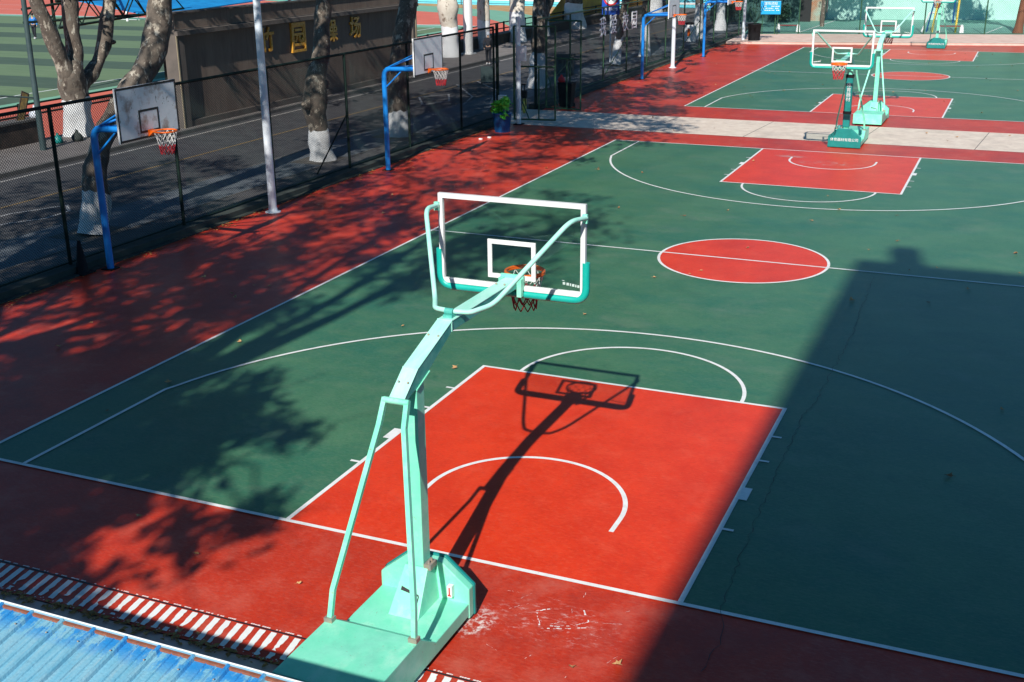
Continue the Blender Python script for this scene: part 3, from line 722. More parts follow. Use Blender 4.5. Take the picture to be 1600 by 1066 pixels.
tree('knobbly plane tree between first lamp post and second blue hoop', (-15, 20.86, 0), [[(0, 0, 0), (0, -.05, .6), (0, -.1, 1.03), (0, -.3, 1.9), (0, -.15, 2.5), (0, .35, 3.4), (0, .62, 4.85), (0, 1.2, 7)], [(0, -.3, 1.9), (0, -.75, 1.75), (.05, -.95, 1.9)], [(0, -.1, 2.2), (0, .42, 2.35), (0, .5, 2.3)], [(0, .4, 3.5), (0, .62, 3.6), (0, .68, 3.55)]],
     [[.40, .33, .29, .40, .28, .26, .25, .22], [.2, .14, .08], [.2, .16, .1], [.2, .15, .1]], 2, knob=.3, group=A, crown_kw=dict(c=(3.8, -1, 12), rad=(6.5, 6, 3.6), clumps=120, per=66, spread=1.1), zmin=6.0)
tree('straight grey plane tree right behind the second blue hoop post', (-15, 25.94, 0), [[(0, 0, 0), (0, 0, .6), (0, .0, 1.2), (0, .15, 2.5), (0, .6, 3.6), (0, 1.15, 4.6), (0, 1.9, 7)]], [[.44, .36, .34, .33, .33, .31, .25]], 3, group=A, crown_kw=dict(c=(3.4, 2.5, 10), rad=(6, 5.5, 3.4), clumps=115), zmin=5.8)
tree('plane tree with dark mottled bark standing behind the open gate', (-15.46, 40.2, 0), [[(0, 0, 0), (0, 0, .8), (0, .1, 1.8), (0, .1, 3.2), (0, .4, 6.5)], [(0, .1, 2.6), (0, 1.6, 4.2), (0, 2.6, 6)]], [[.46, .38, .36, .32, .25], [.25, .24, .2]], 4, group=A, wash=1.6, knob=.28, crown_kw=dict(c=(1.5, 1, 9.5), rad=(5, 6, 3.2)), zmin=5.2)
tree('thin leaning tree behind the fence next to the speed sign', (-15.18, 50.55, 0), [[(0, 0, 0), (0, .2, .8), (0, .6, 1.6), (.2, 1.5, 4.5), (.3, 2.2, 7)]], [[.26, .22, .20, .2, .16]], 5, group=A, wash=1.5, crown_kw=dict(c=(1.5, 1, 9.5), rad=(5, 6, 3.2)), zmin=4.8)
tree('slim plane tree directly behind the third blue hoop post', (-15.15, 55.65, 0), [[(0, 0, 0), (0, 0, .8), (0, .1, 2.2), (0, .3, 6.5)]], [[.34, .27, .24, .18]], 6, group=A, wash=1.8, crown_kw=dict(c=(1.5, 1, 9.5), rad=(5, 6, 3.2)), zmin=4.4)
tree('whitewashed tree behind the fence left of the fourth blue hoop post', (-15.4, 68.5, 0), [[(0, 0, 0), (0, 0, .8), (0, .1, 2.2), (0, .3, 6.5)]], [[.42, .30, .27, .2]], 7, group=A, wash=2.3, crown_kw=dict(c=(1.5, 1, 9.5), rad=(5, 6, 3.2)), zmin=3.8)
tree('whitewashed tree between fourth blue hoop and the farthest lamp post', (-15.6, 75.5, 0), [[(0, 0, 0), (0, 0, .8), (0, .1, 2.2), (0, .3, 6.5)]], [[.48, .32, .29, .2]], 8, group=A, wash=2.3, crown_kw=dict(c=(1.5, 1, 9.5), rad=(5, 6, 3.2)), zmin=3.6)
tree('large plane tree with three bare limbs in front of the football field', (-25.4, 21.6, .1), [[(0, 0, 0), (0, -.05, .6), (0, -.1, 1.1), (0, -.2, 2.0), (0, -.05, 2.6)], [(0, -.3, 1.9), (0, -.75, 3.2), (0, -1.35, 4.8), (0, -1.6, 6.5)], [(0, -.05, 2.3), (0, .15, 3.3), (0, .2, 4.8), (0, .3, 7)], [(0, .25, 1.7), (0, 1.2, 2.4), (0, 1.75, 3.2), (0, 1.95, 3.8), (0, 2.3, 4.9), (0, 3.1, 7)], [(0, 1.65, 3.2), (0, 2.05, 3.05), (0, 2.2, 3.05)]],
     [[.58, .48, .44, .48, .32], [.33, .27, .24, .2], [.30, .27, .26, .22], [.26, .22, .26, .24, .20, .18], [.12, .1, .06]], 9, group=B, wash=1.35, knob=.32, crown_kw=dict(c=(1.5, 1, 9.5), rad=(5, 6, 3.2)), zmin=6.4)
tree('pale bulging plane trunk right of the second backboard before the red track', (-25.3, 51.0, .1), [[(0, 0, 0), (0, 0, .8), (0, 0, 1.7), (0, -.2, 2.8), (0, -.2, 3.6), (0, -.5, 4.4), (0, -.5, 7)]], [[.62, .52, .46, .62, .42, .40, .3]], 10, BARKL, 1.75, B, knob=.22, crown_kw=dict(c=(1.5, 1, 9.5), rad=(5, 6, 3.2)), zmin=5)
tree('half hidden pale trunk left of the walking person', (-25.4, 55.9, .1), [[(0, 0, 0), (0, 0, .8), (0, -.1, 2.4), (0, .1, 4.0), (0, .2, 7)]], [[.36, .34, .38, .30, .22]], 11, BARKL, 1.9, B, crown_kw=dict(c=(1.5, 1, 9.5), rad=(5, 6, 3.2)), zmin=4.8)
tree('pale trunk rising behind the short white post with the letter box', (-25.5, 61.3, .1), [[(0, 0, 0), (0, 0, .8), (0, -.1, 1.9), (0, .4, 3.2), (0, .5, 7)]], [[.60, .52, .48, .5, .35]], 12, BARKL, 1.9, B, crown_kw=dict(c=(1.5, 1, 9.5), rad=(5, 6, 3.2)), zmin=4.4)
tree('pale forked trunk left of the yellow hoarding above the gate', (-25.6, 66.0, .1), [[(0, 0, 0), (0, .1, 1), (0, .1, 2.2), (0, .1, 4)], [(0, .1, 2.2), (0, 1.6, 3.1), (0, 2.4, 3.0)]], [[.5, .42, .42, .4], [.2, .14, .08]], 13, BARKL, 1.2, B, crown_kw=dict(c=(1.5, 1, 9.5), rad=(5, 6, 3.2)), zmin=4)
tree('dark trunk with a wide whitewashed foot beside the yellow hoarding', (-25.9, 72.9, .1), [[(0, 0, 0), (0, 0, .8), (0, -.1, 1.6), (0, -.1, 4), (0, 0, 7)]], [[.95, .75, .62, .6, .5]], 14, BARK, 1.9, B, crown_kw=dict(c=(1.5, 1, 9.5), rad=(5, 6, 3.2)), zmin=3.9)
tree('pale trunk far along the sidewalk beyond the speed sign', (-25.6, 92.0, .1), [[(0, 0, 0), (0, 0, 1), (0, 0, 3), (0, 0, 7)]], [[.9, .7, .6, .4]], 15, BARKL, 2.4, B, crown_kw=dict(c=(1.5, 1, 9.5), rad=(5, 6, 3.2)), zmin=3.9)
# trees outside the picture, whose shade lies on the court
for i, (loc, top, kw, lab) in enumerate((
    ((-15, .5, 0), (1.5, -.5, 6), dict(c=(3.4, -1.5, 12.5), rad=(6.5, 6, 3.6), clumps=80, spread=1.), 'plane tree by the street left of the picture'),
    ((-15, -8.5, 0), (2.0, .5, 6), dict(c=(3.6, -1, 12.5), rad=(6, 6, 3.6), clumps=85), 'plane tree by the street behind the shed'),
    ((-9.5, -9.5, 0), (.3, .8, 8), dict(c=(1.4, -1.0, 13.5), rad=(4.6, 5, 3.6), clumps=72, spread=1.), 'broad tree beside the blue roofed shed'),
    ((-3.5, -12.0, 0), (-.4, .6, 5.0), dict(c=(-1.1, -1.7, 10.5), rad=(4.3, 4.0, 2.8), clumps=155, per=64, spread=.64, size=.13), 'low dense tree behind the shed roof'),
    ((-8.6, -14.6, 0), (.2, .5, 6), dict(c=(3.0, 1.0, 10.5), rad=(4.0, 3.6, 2.8), clumps=130, per=70, spread=.7), 'unseen dense tree added farther left to shade the near court'),  # extra unseen crown, added to darken the near left court
    ((-5.0, -15.0, 0), (.6, 3., 10), dict(c=(.5, 8.5, 15.5), rad=(4.6, 6.5, 3.8), clumps=74, per=58, spread=1.), 'tall tree behind the blue roofed shed'))):
    tree(lab, loc, [[(0, 0, 0), (top[0] * .3, top[1] * .3, top[2] * .45), top]], [[.42, .34, .26]], 30 + i, group='trees outside the picture', crown_kw=kw, zmin=None)

# ------------------------------------------------------------------ long wall with gold characters
WX = -23.0
t = thing('long_wall', 'long brown stained wall with a ledge and gold characters across the road', 'wall', (WX, 0, 0))
m = MB(); m.box((-.35, 24.25, 0), (0, 42.2, 4.14)); m.build('wall_face', WALLD, t)
m = MB(); m.box((0, 24.0, 3.40), (.28, 42.4, 3.56)); m.box((0, 24.1, 3.56), (.06, 42.3, 3.60)); m.build('ledge', WALLT, t)
m = MB(); m.box((-.36, 24.0, .1), (.18, 24.45, 3.4)); m.box((-.36, 41.95, .1), (.18, 42.32, 3.4)); m.build('pilaster', WALLT, t)
m = MB(); m.box((0, 24.45, 0), (.14, 41.95, .34)); m.build('plinth', WALLT, t)
m = MB(); m.box((-.38, 23.98, 4.14), (.06, 42.3, 4.2)); m.build('coping', WALLT, t)
m = MB(); m.box((.182, 42.2, .1), (.2, 42.32, 3.4)); m.box((.182, 24.0, .1), (.2, 24.06, 3.4)); m.build('corner_trim', mat('corner_trim', (.42, .34, .22), rough=.7), t)
for ch, y in zip('竹园操场', (29.75, 32.0, 34.6, 36.65)):
    o = textmesh(ch, 1.0, .035, GOLD, 'gold_character', None, frameM(Vector((WX + .05, y, 2.74)), (0, 1, 0), (0, 0, 1), (1, 0, 0)), off=.018)
    tag(o, {'竹': 'gold metal character half behind the first lamp post', '园': 'gold square framed character on the brown wall', '操': 'gold character almost hidden by the knobbly tree trunk', '场': 'rightmost gold character on the brown wall'}[ch], 'wall lettering', 'gold characters on the wall')
    if ch == '园':
        fb = MB()
        for (ya, yb, za, zb) in ((-.52, .52, -.60, -.50), (-.52, .52, .50, .60), (-.52, -.42, -.50, .50), (.42, .52, -.50, .50)): fb.box((WX + .003, y + ya, 2.74 + za), (WX + .10, y + yb, 2.74 + zb))
        fb.build('frame', GOLD, o)
for ch, y in zip('我爱校园', (42.0, 43.6, 45.35, 46.75)):
    o = textmesh(ch, .95, .012, BOARD2, 'fence_character', None, frameM(Vector((FX + .06, y, 2.58)), (0, 1, 0), (0, 0, 1), (1, 0, 0)))
    tag(o, {'我': 'leftmost white character hung on the fence beyond the gate', '爱': 'white character on the fence left of the thin leaning tree', '校': 'white character on the fence right of the thin leaning tree', '园': 'square white character nearest the third blue hoop'}[ch], 'lettering', 'white characters on the fence')

# ------------------------------------------------------------------ sports field behind
m = MB()
far = [(-130, 128), (-75, 104), (-60, 97), (-48.4, 90.7), (-43, 88), (-38.8, 84.5), (-34.5, 79), (-31, 73.5), (-27, 70)]
m.add([(-130, -30, -.020), (-26.6, -30, -.020), (-26.6, 69, -.020)] + [(x, y, -.020) for x, y in far[::-1]], [list(range(3 + len(far)))])
struct('running_track', m, TRACK)
m = MB(); n = len(far)
m.add([(x, y, -.016) for x, y in far] + [(x + 1.5, y + 5.5, -.016) for x, y in far], [(i, i + 1, i + 1 + n, i + n) for i in range(n - 1)]); struct('track_border', m, TRGREEN)
m = MB(); m.add([(x + 1.5, y + 5.4, -.022) for x, y in far] + [(x + 3, y + 14, -.022) for x, y in far], [(i, i + 1, i + 1 + n, i + n) for i in range(n - 1)]); struct('dry_verge', m, BROWN)
m = MB(); m.add([(x + 2.5, y + 9, -.026) for x, y in far] + [(x + 5, y + 40, -.026) for x, y in far], [(i, i + 1, i + 1 + n, i + n) for i in range(n - 1)]); struct('far_grass', m, TRGREEN)
# turf with mown stripes
st = [73.5, 66.9, 63.4, 59.1, 55.6, 51.1, 47.0, 43.8, 40.6, 36.2, 32.6, 29.6, 25.5, 22, 18, 14, 10, 5, 0, -10, -30]
tl = mat('turf_light', (.10, .165, .08), (.14, .205, .105), .95, 1.2, stretch=(.3, 2, 1)); td = mat('turf_dark', (.045, .082, .052), (.062, .102, .066), .95, 1.2, stretch=(.3, 2, 1))
m = MB()
for i in range(len(st) - 1):
    m.cur = i % 2; a, b = st[i], st[i + 1]; k = .0
    m.quad((-34.9, b, -.012), (-34.9, a, -.012), (-120, a + 3 * (a > 70), -.012), (-120, b, -.012))
struct('turf_field', m, [tl, td])
m = MB(); m.quad((-34.3, -30, -.010), (-34.3, 72, -.010), (-35.1, 73.7, -.010), (-35.1, -30, -.010)); m.quad((-34.3, 72, -.010), (-34.3, 74.3, -.010), (-120, 77.5, -.010), (-120, 76.5, -.010)); struct('field_border', m, TRGREEN)
m = MB(); strip([(-37, -30), (-37, 72)], .12, -.009, m); strip([(-34.4, 74.4), (-120, 78)], .35, -.008, m)
for d in (5, 11): strip([(-50, 76 + d), (-120, 80 + d)], .10, -.015, m)
struct('field_lines', m, LINE)
m = MB(); m.add([(-37.6 + 3.4 * math.cos(a * math.pi / 16), 69.5 + 6 * math.sin(a * math.pi / 16), -.014) for a in range(32)], [list(range(32))]); struct('green_disc', m, TRGREEN)
# two-rail railing along the track
t = thing('railing', 'dark two-rail railing between the far sidewalk and the red track', 'railing', (-26.45, 0, 0))
for z in (1.32, .95): MB().tube([(0, -5, z), (0, 22, z), (0, 120, z)], .035, 6).build('rail', FENCE, t)
y = 1.
while y < 100: MB().box((-.045, y - .045, 0), (.045, y + .045, 1.38)).build('post', FENCE, t); y += 3.15 if y < 30 else 3.6
def lowwall(x0, x1, y0, y1, z, lab):
    t_ = thing('low_wall', lab, 'wall', (0, 0, 0), 0, 'low walls beside the sidewalk')
    MB().box((x0, y0, .1), (x1, y1, z)).build('stones', STONE, t_); MB().box((x0 - .03, y0 - .03, z), (x1 + .05, y1 + .03, z + .07)).build('coping', KERB, t_)
lowwall(-26.3, -25.75, -20, 20.1, .86, 'dark stone planter wall with pale coping at the left edge')
lowwall(-26.3, -25.85, 52.5, 72.5, .70, 'dark low stone wall behind the walking person')
lowwall(-26.3, -25.85, 75, 110, .72, 'dark low stone wall beyond the yellow hoarding')
# steel lattice with blue canopy
t = thing('lattice_canopy', 'dark steel lattice with a blue canopy above the brown wall', 'canopy', (0, 0, 0))
def lattice(p0, p1, h0, h1, n, lean=0):
    a = Vector(p0); b = Vector(p1); m_ = MB(); m_.tube([a, b], .05, 6); ta = a + Vector((0, 0, h0)); tb = b + Vector((0, 0, h1)); m_.tube([ta, tb], .05, 6)
    for i in range(n):
        q = a.lerp(b, i / n); r_ = a.lerp(b, (i + 1) / n); u = ta.lerp(tb, (i + .5) / n); m_.tube([q, u], .03, 5); m_.tube([u, r_], .03, 5)
    return m_.build('truss', FENCE, t)
lattice((-29.5, 25.4, 3.45), (-29.5, 33, 3.75), 1.0, .55, 6); lattice((-31.5, 25.6, 3.6), (-29.5, 30.5, 3.65), .5, 1.0, 5); lattice((-29.5, 28.5, 3.6), (-33.5, 33, 3.9), .8, .8, 5)
MB().add([(-29.2, 30.5, 3.60), (-29.2, 42, 3.95), (-36, 42, 4.9), (-36, 30.5, 4.6), (-29.2, 30.5, 3.55), (-29.2, 42, 3.9), (-36, 42, 4.85), (-36, 30.5, 4.55)], [(0, 1, 2, 3), (7, 6, 5, 4), (0, 4, 5, 1), (3, 2, 6, 7), (0, 3, 7, 4), (1, 5, 6, 2)]).build('canopy_sheet', CANOPY, t)
for y in (31.5, 41.5):
    for x in (-29.6, -35.6): MB().tube([(x, y, 0), (x, y, 4.3)], .07, 8).build('column', FENCE, t)
# dark slim pole with angled board at the left
t = thing('dark_pole', 'slim dark leaning utility pole at the far left with a side arm', 'pole', (-24.4, 18.7, .1))
MB().tube([(0, 0, 0), (0, 0, 2.4), (0, .08, 6.5)], [.11, .09, .075], 10).build('pole', GREY, t)
MB().tube([(0, 0, 1.72), (-.4, -1.1, 1.9)], .025, 6).build('side_arm', GREY, t)
t = thing('notice_board', 'narrow tilted notice board with yellowish print above the planter wall', 'notice board', (-25.9, 19.35, .9))
Mx = Matrix.Rotation(R(-24), 4, 'X')
MB().box((-.03, -.17, -.1), (0, .17, 1.0), Mx).build('frame', STONE, t); MB().box((0, -.12, -.05), (.006, .12, .95), Mx).build('poster', mat('poster', (.16, .11, .05), (.42, .27, .07), .6, 9), t)
random.seed(9)
def sack(lab, loc, s, m_, grp='bags by the big tree'):
    b = MB(); prof = [(.1, 0), (.9, .05), (1., .4), (.75, .75), (.35, .95), (.2, 1.15), (.26, 1.25)]
    b.lathe([(r_ * s * .5, z * s * .8) for r_, z in prof], n=14); o = b.build('sack', m_); o.location = loc
    for v in o.data.vertices: v.co += v.co.normalized() * noise.noise(v.co * 6) * .12 * s
    return tag(o, lab, 'bag', grp)
sack('pale plastic sack lying on the planter wall by the dark pole', (-25.8, 19.95, .93), .42, BRICKB)
sack('dark green sack at the foot of the big whitewashed tree', (-24.6, 20.5, .12), .38, KERBD)
sack('green sack beside the dark pole foot', (-24.9, 19.9, .12), .34, TEALD)

# ------------------------------------------------------------------ objects by the fence
t = thing('traffic_cone', 'black traffic cone beside the foot of the nearest blue hoop', 'traffic cone', (-12.72, 7.75, 0))
MB().lathe([(.16, .03), (.13, .06), (.035, .70), (.03, .71)], n=20).build('cone_body', BIN, t); MB().box((-.2, -.2, 0), (.2, .2, .035)).build('cone_base', BIN, t, bevel=.02)
t = thing('planter', 'blue tub with bright green leafy plants at the gate', 'plant pot', (-11.92, 28.0, 0))
MB().lathe([(.27, 0), (.34, .62), (.36, .64), (.36, .68), (.31, .68), (.30, .6)], n=22).build('pot', POTB, t)
m = MB(); rnd = random.Random(4)
for c_, r_, n_ in (((.05, 0, .95), .34, 90), ((-.12, .05, .9), .28, 60), ((.14, -.1, 1.1), .24, 50), ((.2, -.28, .62), .16, 26), ((-.2, -.15, .78), .2, 30)): leaves(m, c_, r_, n_, .085, rnd)
m.build('foliage', LEAFB, t)
o = MB().box((-.13, -.09, 0), (.13, .09, .22)).build('white_bottle_box', SIGNW); o.location = (-12.05, 28.35, 1.02); tag(o, 'white box with dark lid standing among the tub plants', 'box')
t = thing('toolbox', 'orange brown satchel hanging beside the blue tub', 'bag', (-12.42, 28.5, .55)); MB().lathe([(.05, 0), (.17, .06), (.19, .16), (.12, .27), (.04, .3)], n=14).build('satchel', mat('satchel', (.36, .16, .05), (.14, .07, .04), .7, 9), t)
t = thing('wheelie_bin', 'black bin with a red bag on top behind the gate leaf', 'bin', (-11.95, 34.6, 0))
MB().add([(-.24, -.2, .03), (.24, -.2, .03), (.24, .2, .03), (-.24, .2, .03), (-.31, -.26, .95), (.31, -.26, .95), (.31, .26, .95), (-.31, .26, .95)], [(0, 3, 2, 1), (4, 5, 6, 7), (0, 1, 5, 4), (1, 2, 6, 5), (2, 3, 7, 6), (3, 0, 4, 7)]).build('body', BIN, t, bevel=.02)
MB().box((-.33, -.28, .95), (.33, .30, 1.0)).build('lid', BIN, t, bevel=.02)
for x in (-.23, .23): MB().tube([(x - .03, .24, .08), (x + .03, .24, .08)], .08, 12).build('wheel', BIN, t)
sack('red plastic bag lying on the black bin lid', (-12.15, 34.55, 1.0), .30, BRICKR, 'bags by the gate')
t = thing('hand_cart', 'small hand cart with a yellow wheel behind the gate', 'cart', (-12.98, 32.6, 0), R(15))
n = 24; MB().tube([(0, .26 * math.cos(2 * math.pi * i / n), .28 + .26 * math.sin(2 * math.pi * i / n)) for i in range(n)], .05, 8, closed=True).tube([(-.03, 0, .28), (.03, 0, .28)], .13, 12).build('wheel', YELP, t)
MB().tube([(-.06, 0, .28), (-.06, -.35, .75), (-.06, -.45, 1.15)], .02, 6).tube([(.06, 0, .28), (.06, -.35, .75), (.06, -.45, 1.15)], .02, 6).tube([(-.12, -.45, 1.15), (.12, -.45, 1.15)], .025, 6).build('handle_frame', BIN, t)
MB().box((-.14, -.5, .62), (.14, -.12, .90)).build('tray', BIN, t, bevel=.02)
t = thing('plant_tub', 'black tub with thin twigs beside the farthest lamp post', 'plant pot', (-11.1, 66.1, 0))
MB().lathe([(.36, 0), (.42, 1.1), (.45, 1.12), (.45, 1.18), (.38, 1.18), (.37, 1.1)], n=20).build('pot', BIN, t)
m = MB(); rnd = random.Random(5)
for i in range(9): a = rnd.random() * 6.28; m.tube([(0, 0, 1.1), (.3 * math.cos(a), .3 * math.sin(a), 1.7), (.55 * math.cos(a), .55 * math.sin(a), 2.2 + rnd.random() * .6)], .012, 4)
leaves(m, (0, 0, 2.0), .6, 70, .05, rnd); m.build('twigs', LEAFG, t)
t = thing('litter_bin', 'grey green litter bin on the road side behind the gate', 'bin', (-16.05, 45.2, 0), R(8))
MB().box((-.42, -.22, .12), (.42, .22, .86)).build('body', GREY, t, bevel=.03); MB().prism([(-.48, -.28, .88), (.48, -.28, .88), (.48, .0, 1.02), (-.48, .0, 1.02)], (0, .28, 0)).build('lid', KERBD, t)
MB().box((-.03, -.225, .15), (.03, -.222, .84)).box((-.30, -.226, .6), (-.12, -.222, .78)).box((.12, -.226, .6), (.30, -.222, .78)).build('opening', BLACKP, t); MB().box((-.40, -.2, 0), (-.34, .2, .12)).box((.34, -.2, 0), (.40, .2, .12)).build('leg', BLACKP, t)
t = thing('road_board', 'dark grey square board standing on the road near the walking person', 'sign', (-18.35, 40.9, 0), R(18))
MB().box((-.33, -.015, .08), (.33, .015, .80)).build('panel', GREY, t); MB().box((-.30, -.2, 0), (-.24, .2, .08)).box((.24, -.2, 0), (.30, .2, .08)).build('foot', BLACKP, t)
t = thing('white_drum', 'white drum bin with an orange mark behind the fence', 'bin', (-15.3, 66.0, 0)); MB().lathe([(.42, 0), (.46, .5), (.42, 1.0), (.40, 1.05)], n=20).build('body', WHITEP, t); MB().lathe([(.28, 1.05), (.30, 1.16), (.1, 1.2)], n=16).build('cap', BIN, t); MB().box((-.02, -.47, .35), (.16, -.455, .8)).build('mark', ORANGE, t)
t = thing('speed_sign', 'blue road sign with a red ringed 30 behind the fence', 'road sign', (-16.0, 52.0, 0), R(12))
MB().tube([(0, .04, 0), (0, .04, 4.2)], .045, 8).build('pole', POLE, t); pn = MB().box((-.48, -.02, 2.52), (.48, .02, 4.2)).build('panel', SIGNB, t)
MB().tube([(0, -.021, 3.38), (0, -.028, 3.38)], .40, 32, smooth=False).build('red_ring', SIGNR, pn); MB().tube([(0, -.024, 3.38), (0, -.034, 3.38)], .31, 32, smooth=False).build('white_disc', SIGNW, pn)
textmesh('30', .46, .002, BLACKP, 'numerals', pn, frameM(Vector((0, -.038, 3.36)), (1, 0, 0), (0, 0, 1), (0, -1, 0)))
textmesh('减速慢行', .19, .002, SIGNW, 'caption', pn, frameM(Vector((0, -.026, 2.80)), (1, 0, 0), (0, 0, 1), (0, -1, 0)))
t = thing('blue_sign', 'bright blue notice sign with white text at the far fence corner', 'sign', (-11.1, 70.9, 0), R(10))
MB().box((-.66, -.03, 1.45), (.66, .01, 2.32)).build('panel', SIGNC, t, bevel=.02)
textmesh('球场须知', .22, .002, SIGNW, 'heading', t, frameM(Vector((0, -.035, 2.14)), (1, 0, 0), (0, 0, 1), (0, -1, 0)))
m = MB(); rnd = random.Random(6)
for r_ in range(3):
    x = -.55
    while x < .5:
        w = rnd.uniform(.03, .10)
        if rnd.random() < .7: m.box((x, -.036, 1.95 - r_ * .13), (x + w, -.03, 2.0 - r_ * .13))
        x += w + .04
m.build('text_rows', SIGNW, t)
for x in (-.5, .5): MB().tube([(x, .04, 0), (x, .04, 2.3)], .03, 6).build('leg', FENCEL, t)

# stands and far items
t = thing('grandstand', 'pale cyan tiered grandstand far beyond the red track', 'grandstand', (-45, 101, 0), R(-8))
for k in range(6):
    MB().box((-45, k * 1.1, 0), (30, k * 1.1 + 1.1, .55 + .45 * k)).build('tier', SEAT, t)
    MB().box((-45, k * 1.1 - .03, .45 + .45 * k), (30, k * 1.1 + .25, .62 + .45 * k)).build('tier_edge', SIGNW, t)
m = MB()
for i in range(26):
    x = -44 + i * 2.9; m.tube([(x, -.8, 0), (x, -.8, 1.5)], .05, 5)
m.tube([(-44, -.8, 1.45), (30, -.8, 1.45)], .045, 5).tube([(-44, -.8, .8), (30, -.8, .8)], .03, 5); m.build('front_rail', GREY, t)
t = thing('yellow_hoarding', 'tall yellow and orange hoarding behind the whitewashed trunk', 'hoarding', (-27.0, 0, 0))
MB().add([(0, 70.6, 0), (0, 82.5, 0), (0, 82.5, 4.5), (0, 77, 4.2), (0, 73.5, 2.2), (0, 70.6, .95), (-.1, 70.6, 0), (-.1, 82.5, 0), (-.1, 82.5, 4.5), (-.1, 77, 4.2), (-.1, 73.5, 2.2), (-.1, 70.6, .95)], [(0, 1, 2, 3, 4, 5), (11, 10, 9, 8, 7, 6), (0, 5, 11, 6), (5, 4, 10, 11), (4, 3, 9, 10), (3, 2, 8, 9), (2, 1, 7, 8)]).build('panel', YEL, t)
for y in (71, 75, 79, 82): MB().box((-.22, y, 0), (-.1, y + .1, 2 if y > 72 else .9)).build('strut', STEEL, t)
t = thing('yellow_hoarding', 'smaller yellow hoarding farther right behind the speed sign', 'hoarding', (-27.0, 0, 0)); MB().box((-.1, 88.5, 0), (0, 99, 4.2)).build('panel', YEL, t); MB().box((-.2, 90, 0), (-.1, 90.1, 4)).build('strut', STEEL, t)
t = thing('football_goal', 'white football goal frame at the far end of the turf', 'goal', (-66.3, 71.6, 0))
MB().tube([(0, 0, 0), (0, 0, 2.44), (-7.3, .4, 2.44), (-7.3, .4, 0)], .11, 8).build('frame', SIGNW, t); MB().tube([(0, 0, 2.44), (0, 1.6, 0), (-7.3, 2.0, 0), (-7.3, .4, 2.44)], .04, 6).build('net_frame', SIGNW, t)
t = thing('white_post', 'thick white post on the far sidewalk left of the walking person', 'post', (-24.95, 52.7, .1)); MB().tube([(0, 0, 0), (0, 0, 7)], .30, 4, sq=False).build('pole', WHITEP, t); MB().box((-.35, -.35, 0), (.35, .35, .08)).build('base_plate', WHITEP, t)
MB().tube([(-.5, 1.0, 0), (-.5, 1.0, 4.4)], .16, 8).build('rear_pipe', SIGNW, t)
# pink strip, far court and wall
m = MB()
fr = [(-12.6, 64.85), (-8.8, 65.45), (4.83, 68.5), (22, 72.3)]; bk = [(-12.9, 70.6), (-9.99, 71.75), (4.73, 75.3), (22, 79.3)]
m.add([(x, y, -.02) for x, y in fr] + [(x, y, .14) for x, y in fr] + [(x, y, .14) for x, y in bk], [(0, 1, 5, 4), (1, 2, 6, 5), (2, 3, 7, 6), (4, 5, 9, 8), (5, 6, 10, 9), (6, 7, 11, 10)])
struct('raised_walk', m, PINK)
m = MB()
for i in range(3):
    a, b = Vector((*fr[i], 0)), Vector((*fr[i + 1], 0)); m.add([(a.x, a.y - .03, .146), (b.x, b.y - .03, .146), (b.x, b.y + .55, .146), (a.x, a.y + .55, .146)], [(0, 1, 2, 3)])
struct('walk_edge', m, CONC)
m = MB(); m.add([(x, y, .10) for x, y in bk] + [(-16, 95, .10), (22, 99, .10)], [(0, 1, 2, 3, 5, 4)]); struct('far_court', m, FLOOR3)
m = MB(); strip([(-9.6, 73.9), (-9.0, 86)], .08, .108, m); strip([(2.35, 76.2), (3.2, 82.5)], .08, .108, m); strip([(-2.5, 75.5), (1.0, 78.2)], .06, .108, m); struct('far_court_lines', m, LINE)
t = thing('mint_wall', 'tall mint green wall across the far end', 'wall', (0, 0, 0))
a = Vector((-9.8, 86.9, .1)); b = Vector((24, 94.0, .1)); MB().prism([a, b, b + Vector((0, 0, 8)), a + Vector((0, 0, 8))], (-.08, .4, 0)).build('wall_face', MINTW, t)
t = thing('dark_shed', 'dark green building corner behind the blue notice sign', 'building', (-14.5, 84, 0)); MB().box((-4, 0, 0), (3.2, 6, 5)).build('wall', mat('shed_green', (.02, .075, .07), (.03, .10, .09), .7, .8), t)
MB().box((3.2, 1.0, 0), (4.6, 3, 4.5)).build('pillar', mat('mottled_pillar', (.30, .45, .38), (.36, .16, .08), .8, .9), t); MB().box((3.0, -.05, 0), (3.9, 0, 2.1)).build('door', BLACKP, t)
def bench(lab, x, y, rz, L=1.5):
    t_ = thing('bench', lab, 'bench', (x, y, .12), rz, 'red and white benches behind the far fence')
    MB().box((-L / 2, -.17, .40), (L / 2, .17, .46)).build('seat', mat('bench_red', (.22, .03, .03), rough=.6) if 'bench_red' not in bpy.data.materials else bpy.data.materials['bench_red'], t_)
    for s in (-1, 1): MB().prism([(s * L / 2 - .14, -.19, 0), (s * L / 2 + .14, -.19, 0), (s * L / 2 + .10, -.19, .42), (s * L / 2 + .05, -.19, .52), (s * L / 2 - .05, -.19, .52), (s * L / 2 - .10, -.19, .42)], (0, .38, 0)).build('leg', SIGNW, t_)
bench('red seated bench with white ends at the far left corner', -10.4, 73.9, R(8), 1.35)
bench('red seated bench with white ends right of the most distant stand', .05, 75.9, R(8), 1.5)
bench('red seated bench seen through the second board glass', -4.3, 75.0, R(8), 2.2)
t = thing('exercise_frame', 'yellow and blue outdoor exercise frame behind the farthest stand', 'exercise frame', (-.75, 76.2, .1), R(8))
MB().tube([(-.35, 0, 0), (0, 0, 3.4)], .07, 8).tube([(1.15, 0, 0), (1.25, 0, 3.4)], .07, 8).tube([(0, 0, 3.4), (1.25, 0, 3.4)], .06, 8).build('frame', YELP, t)
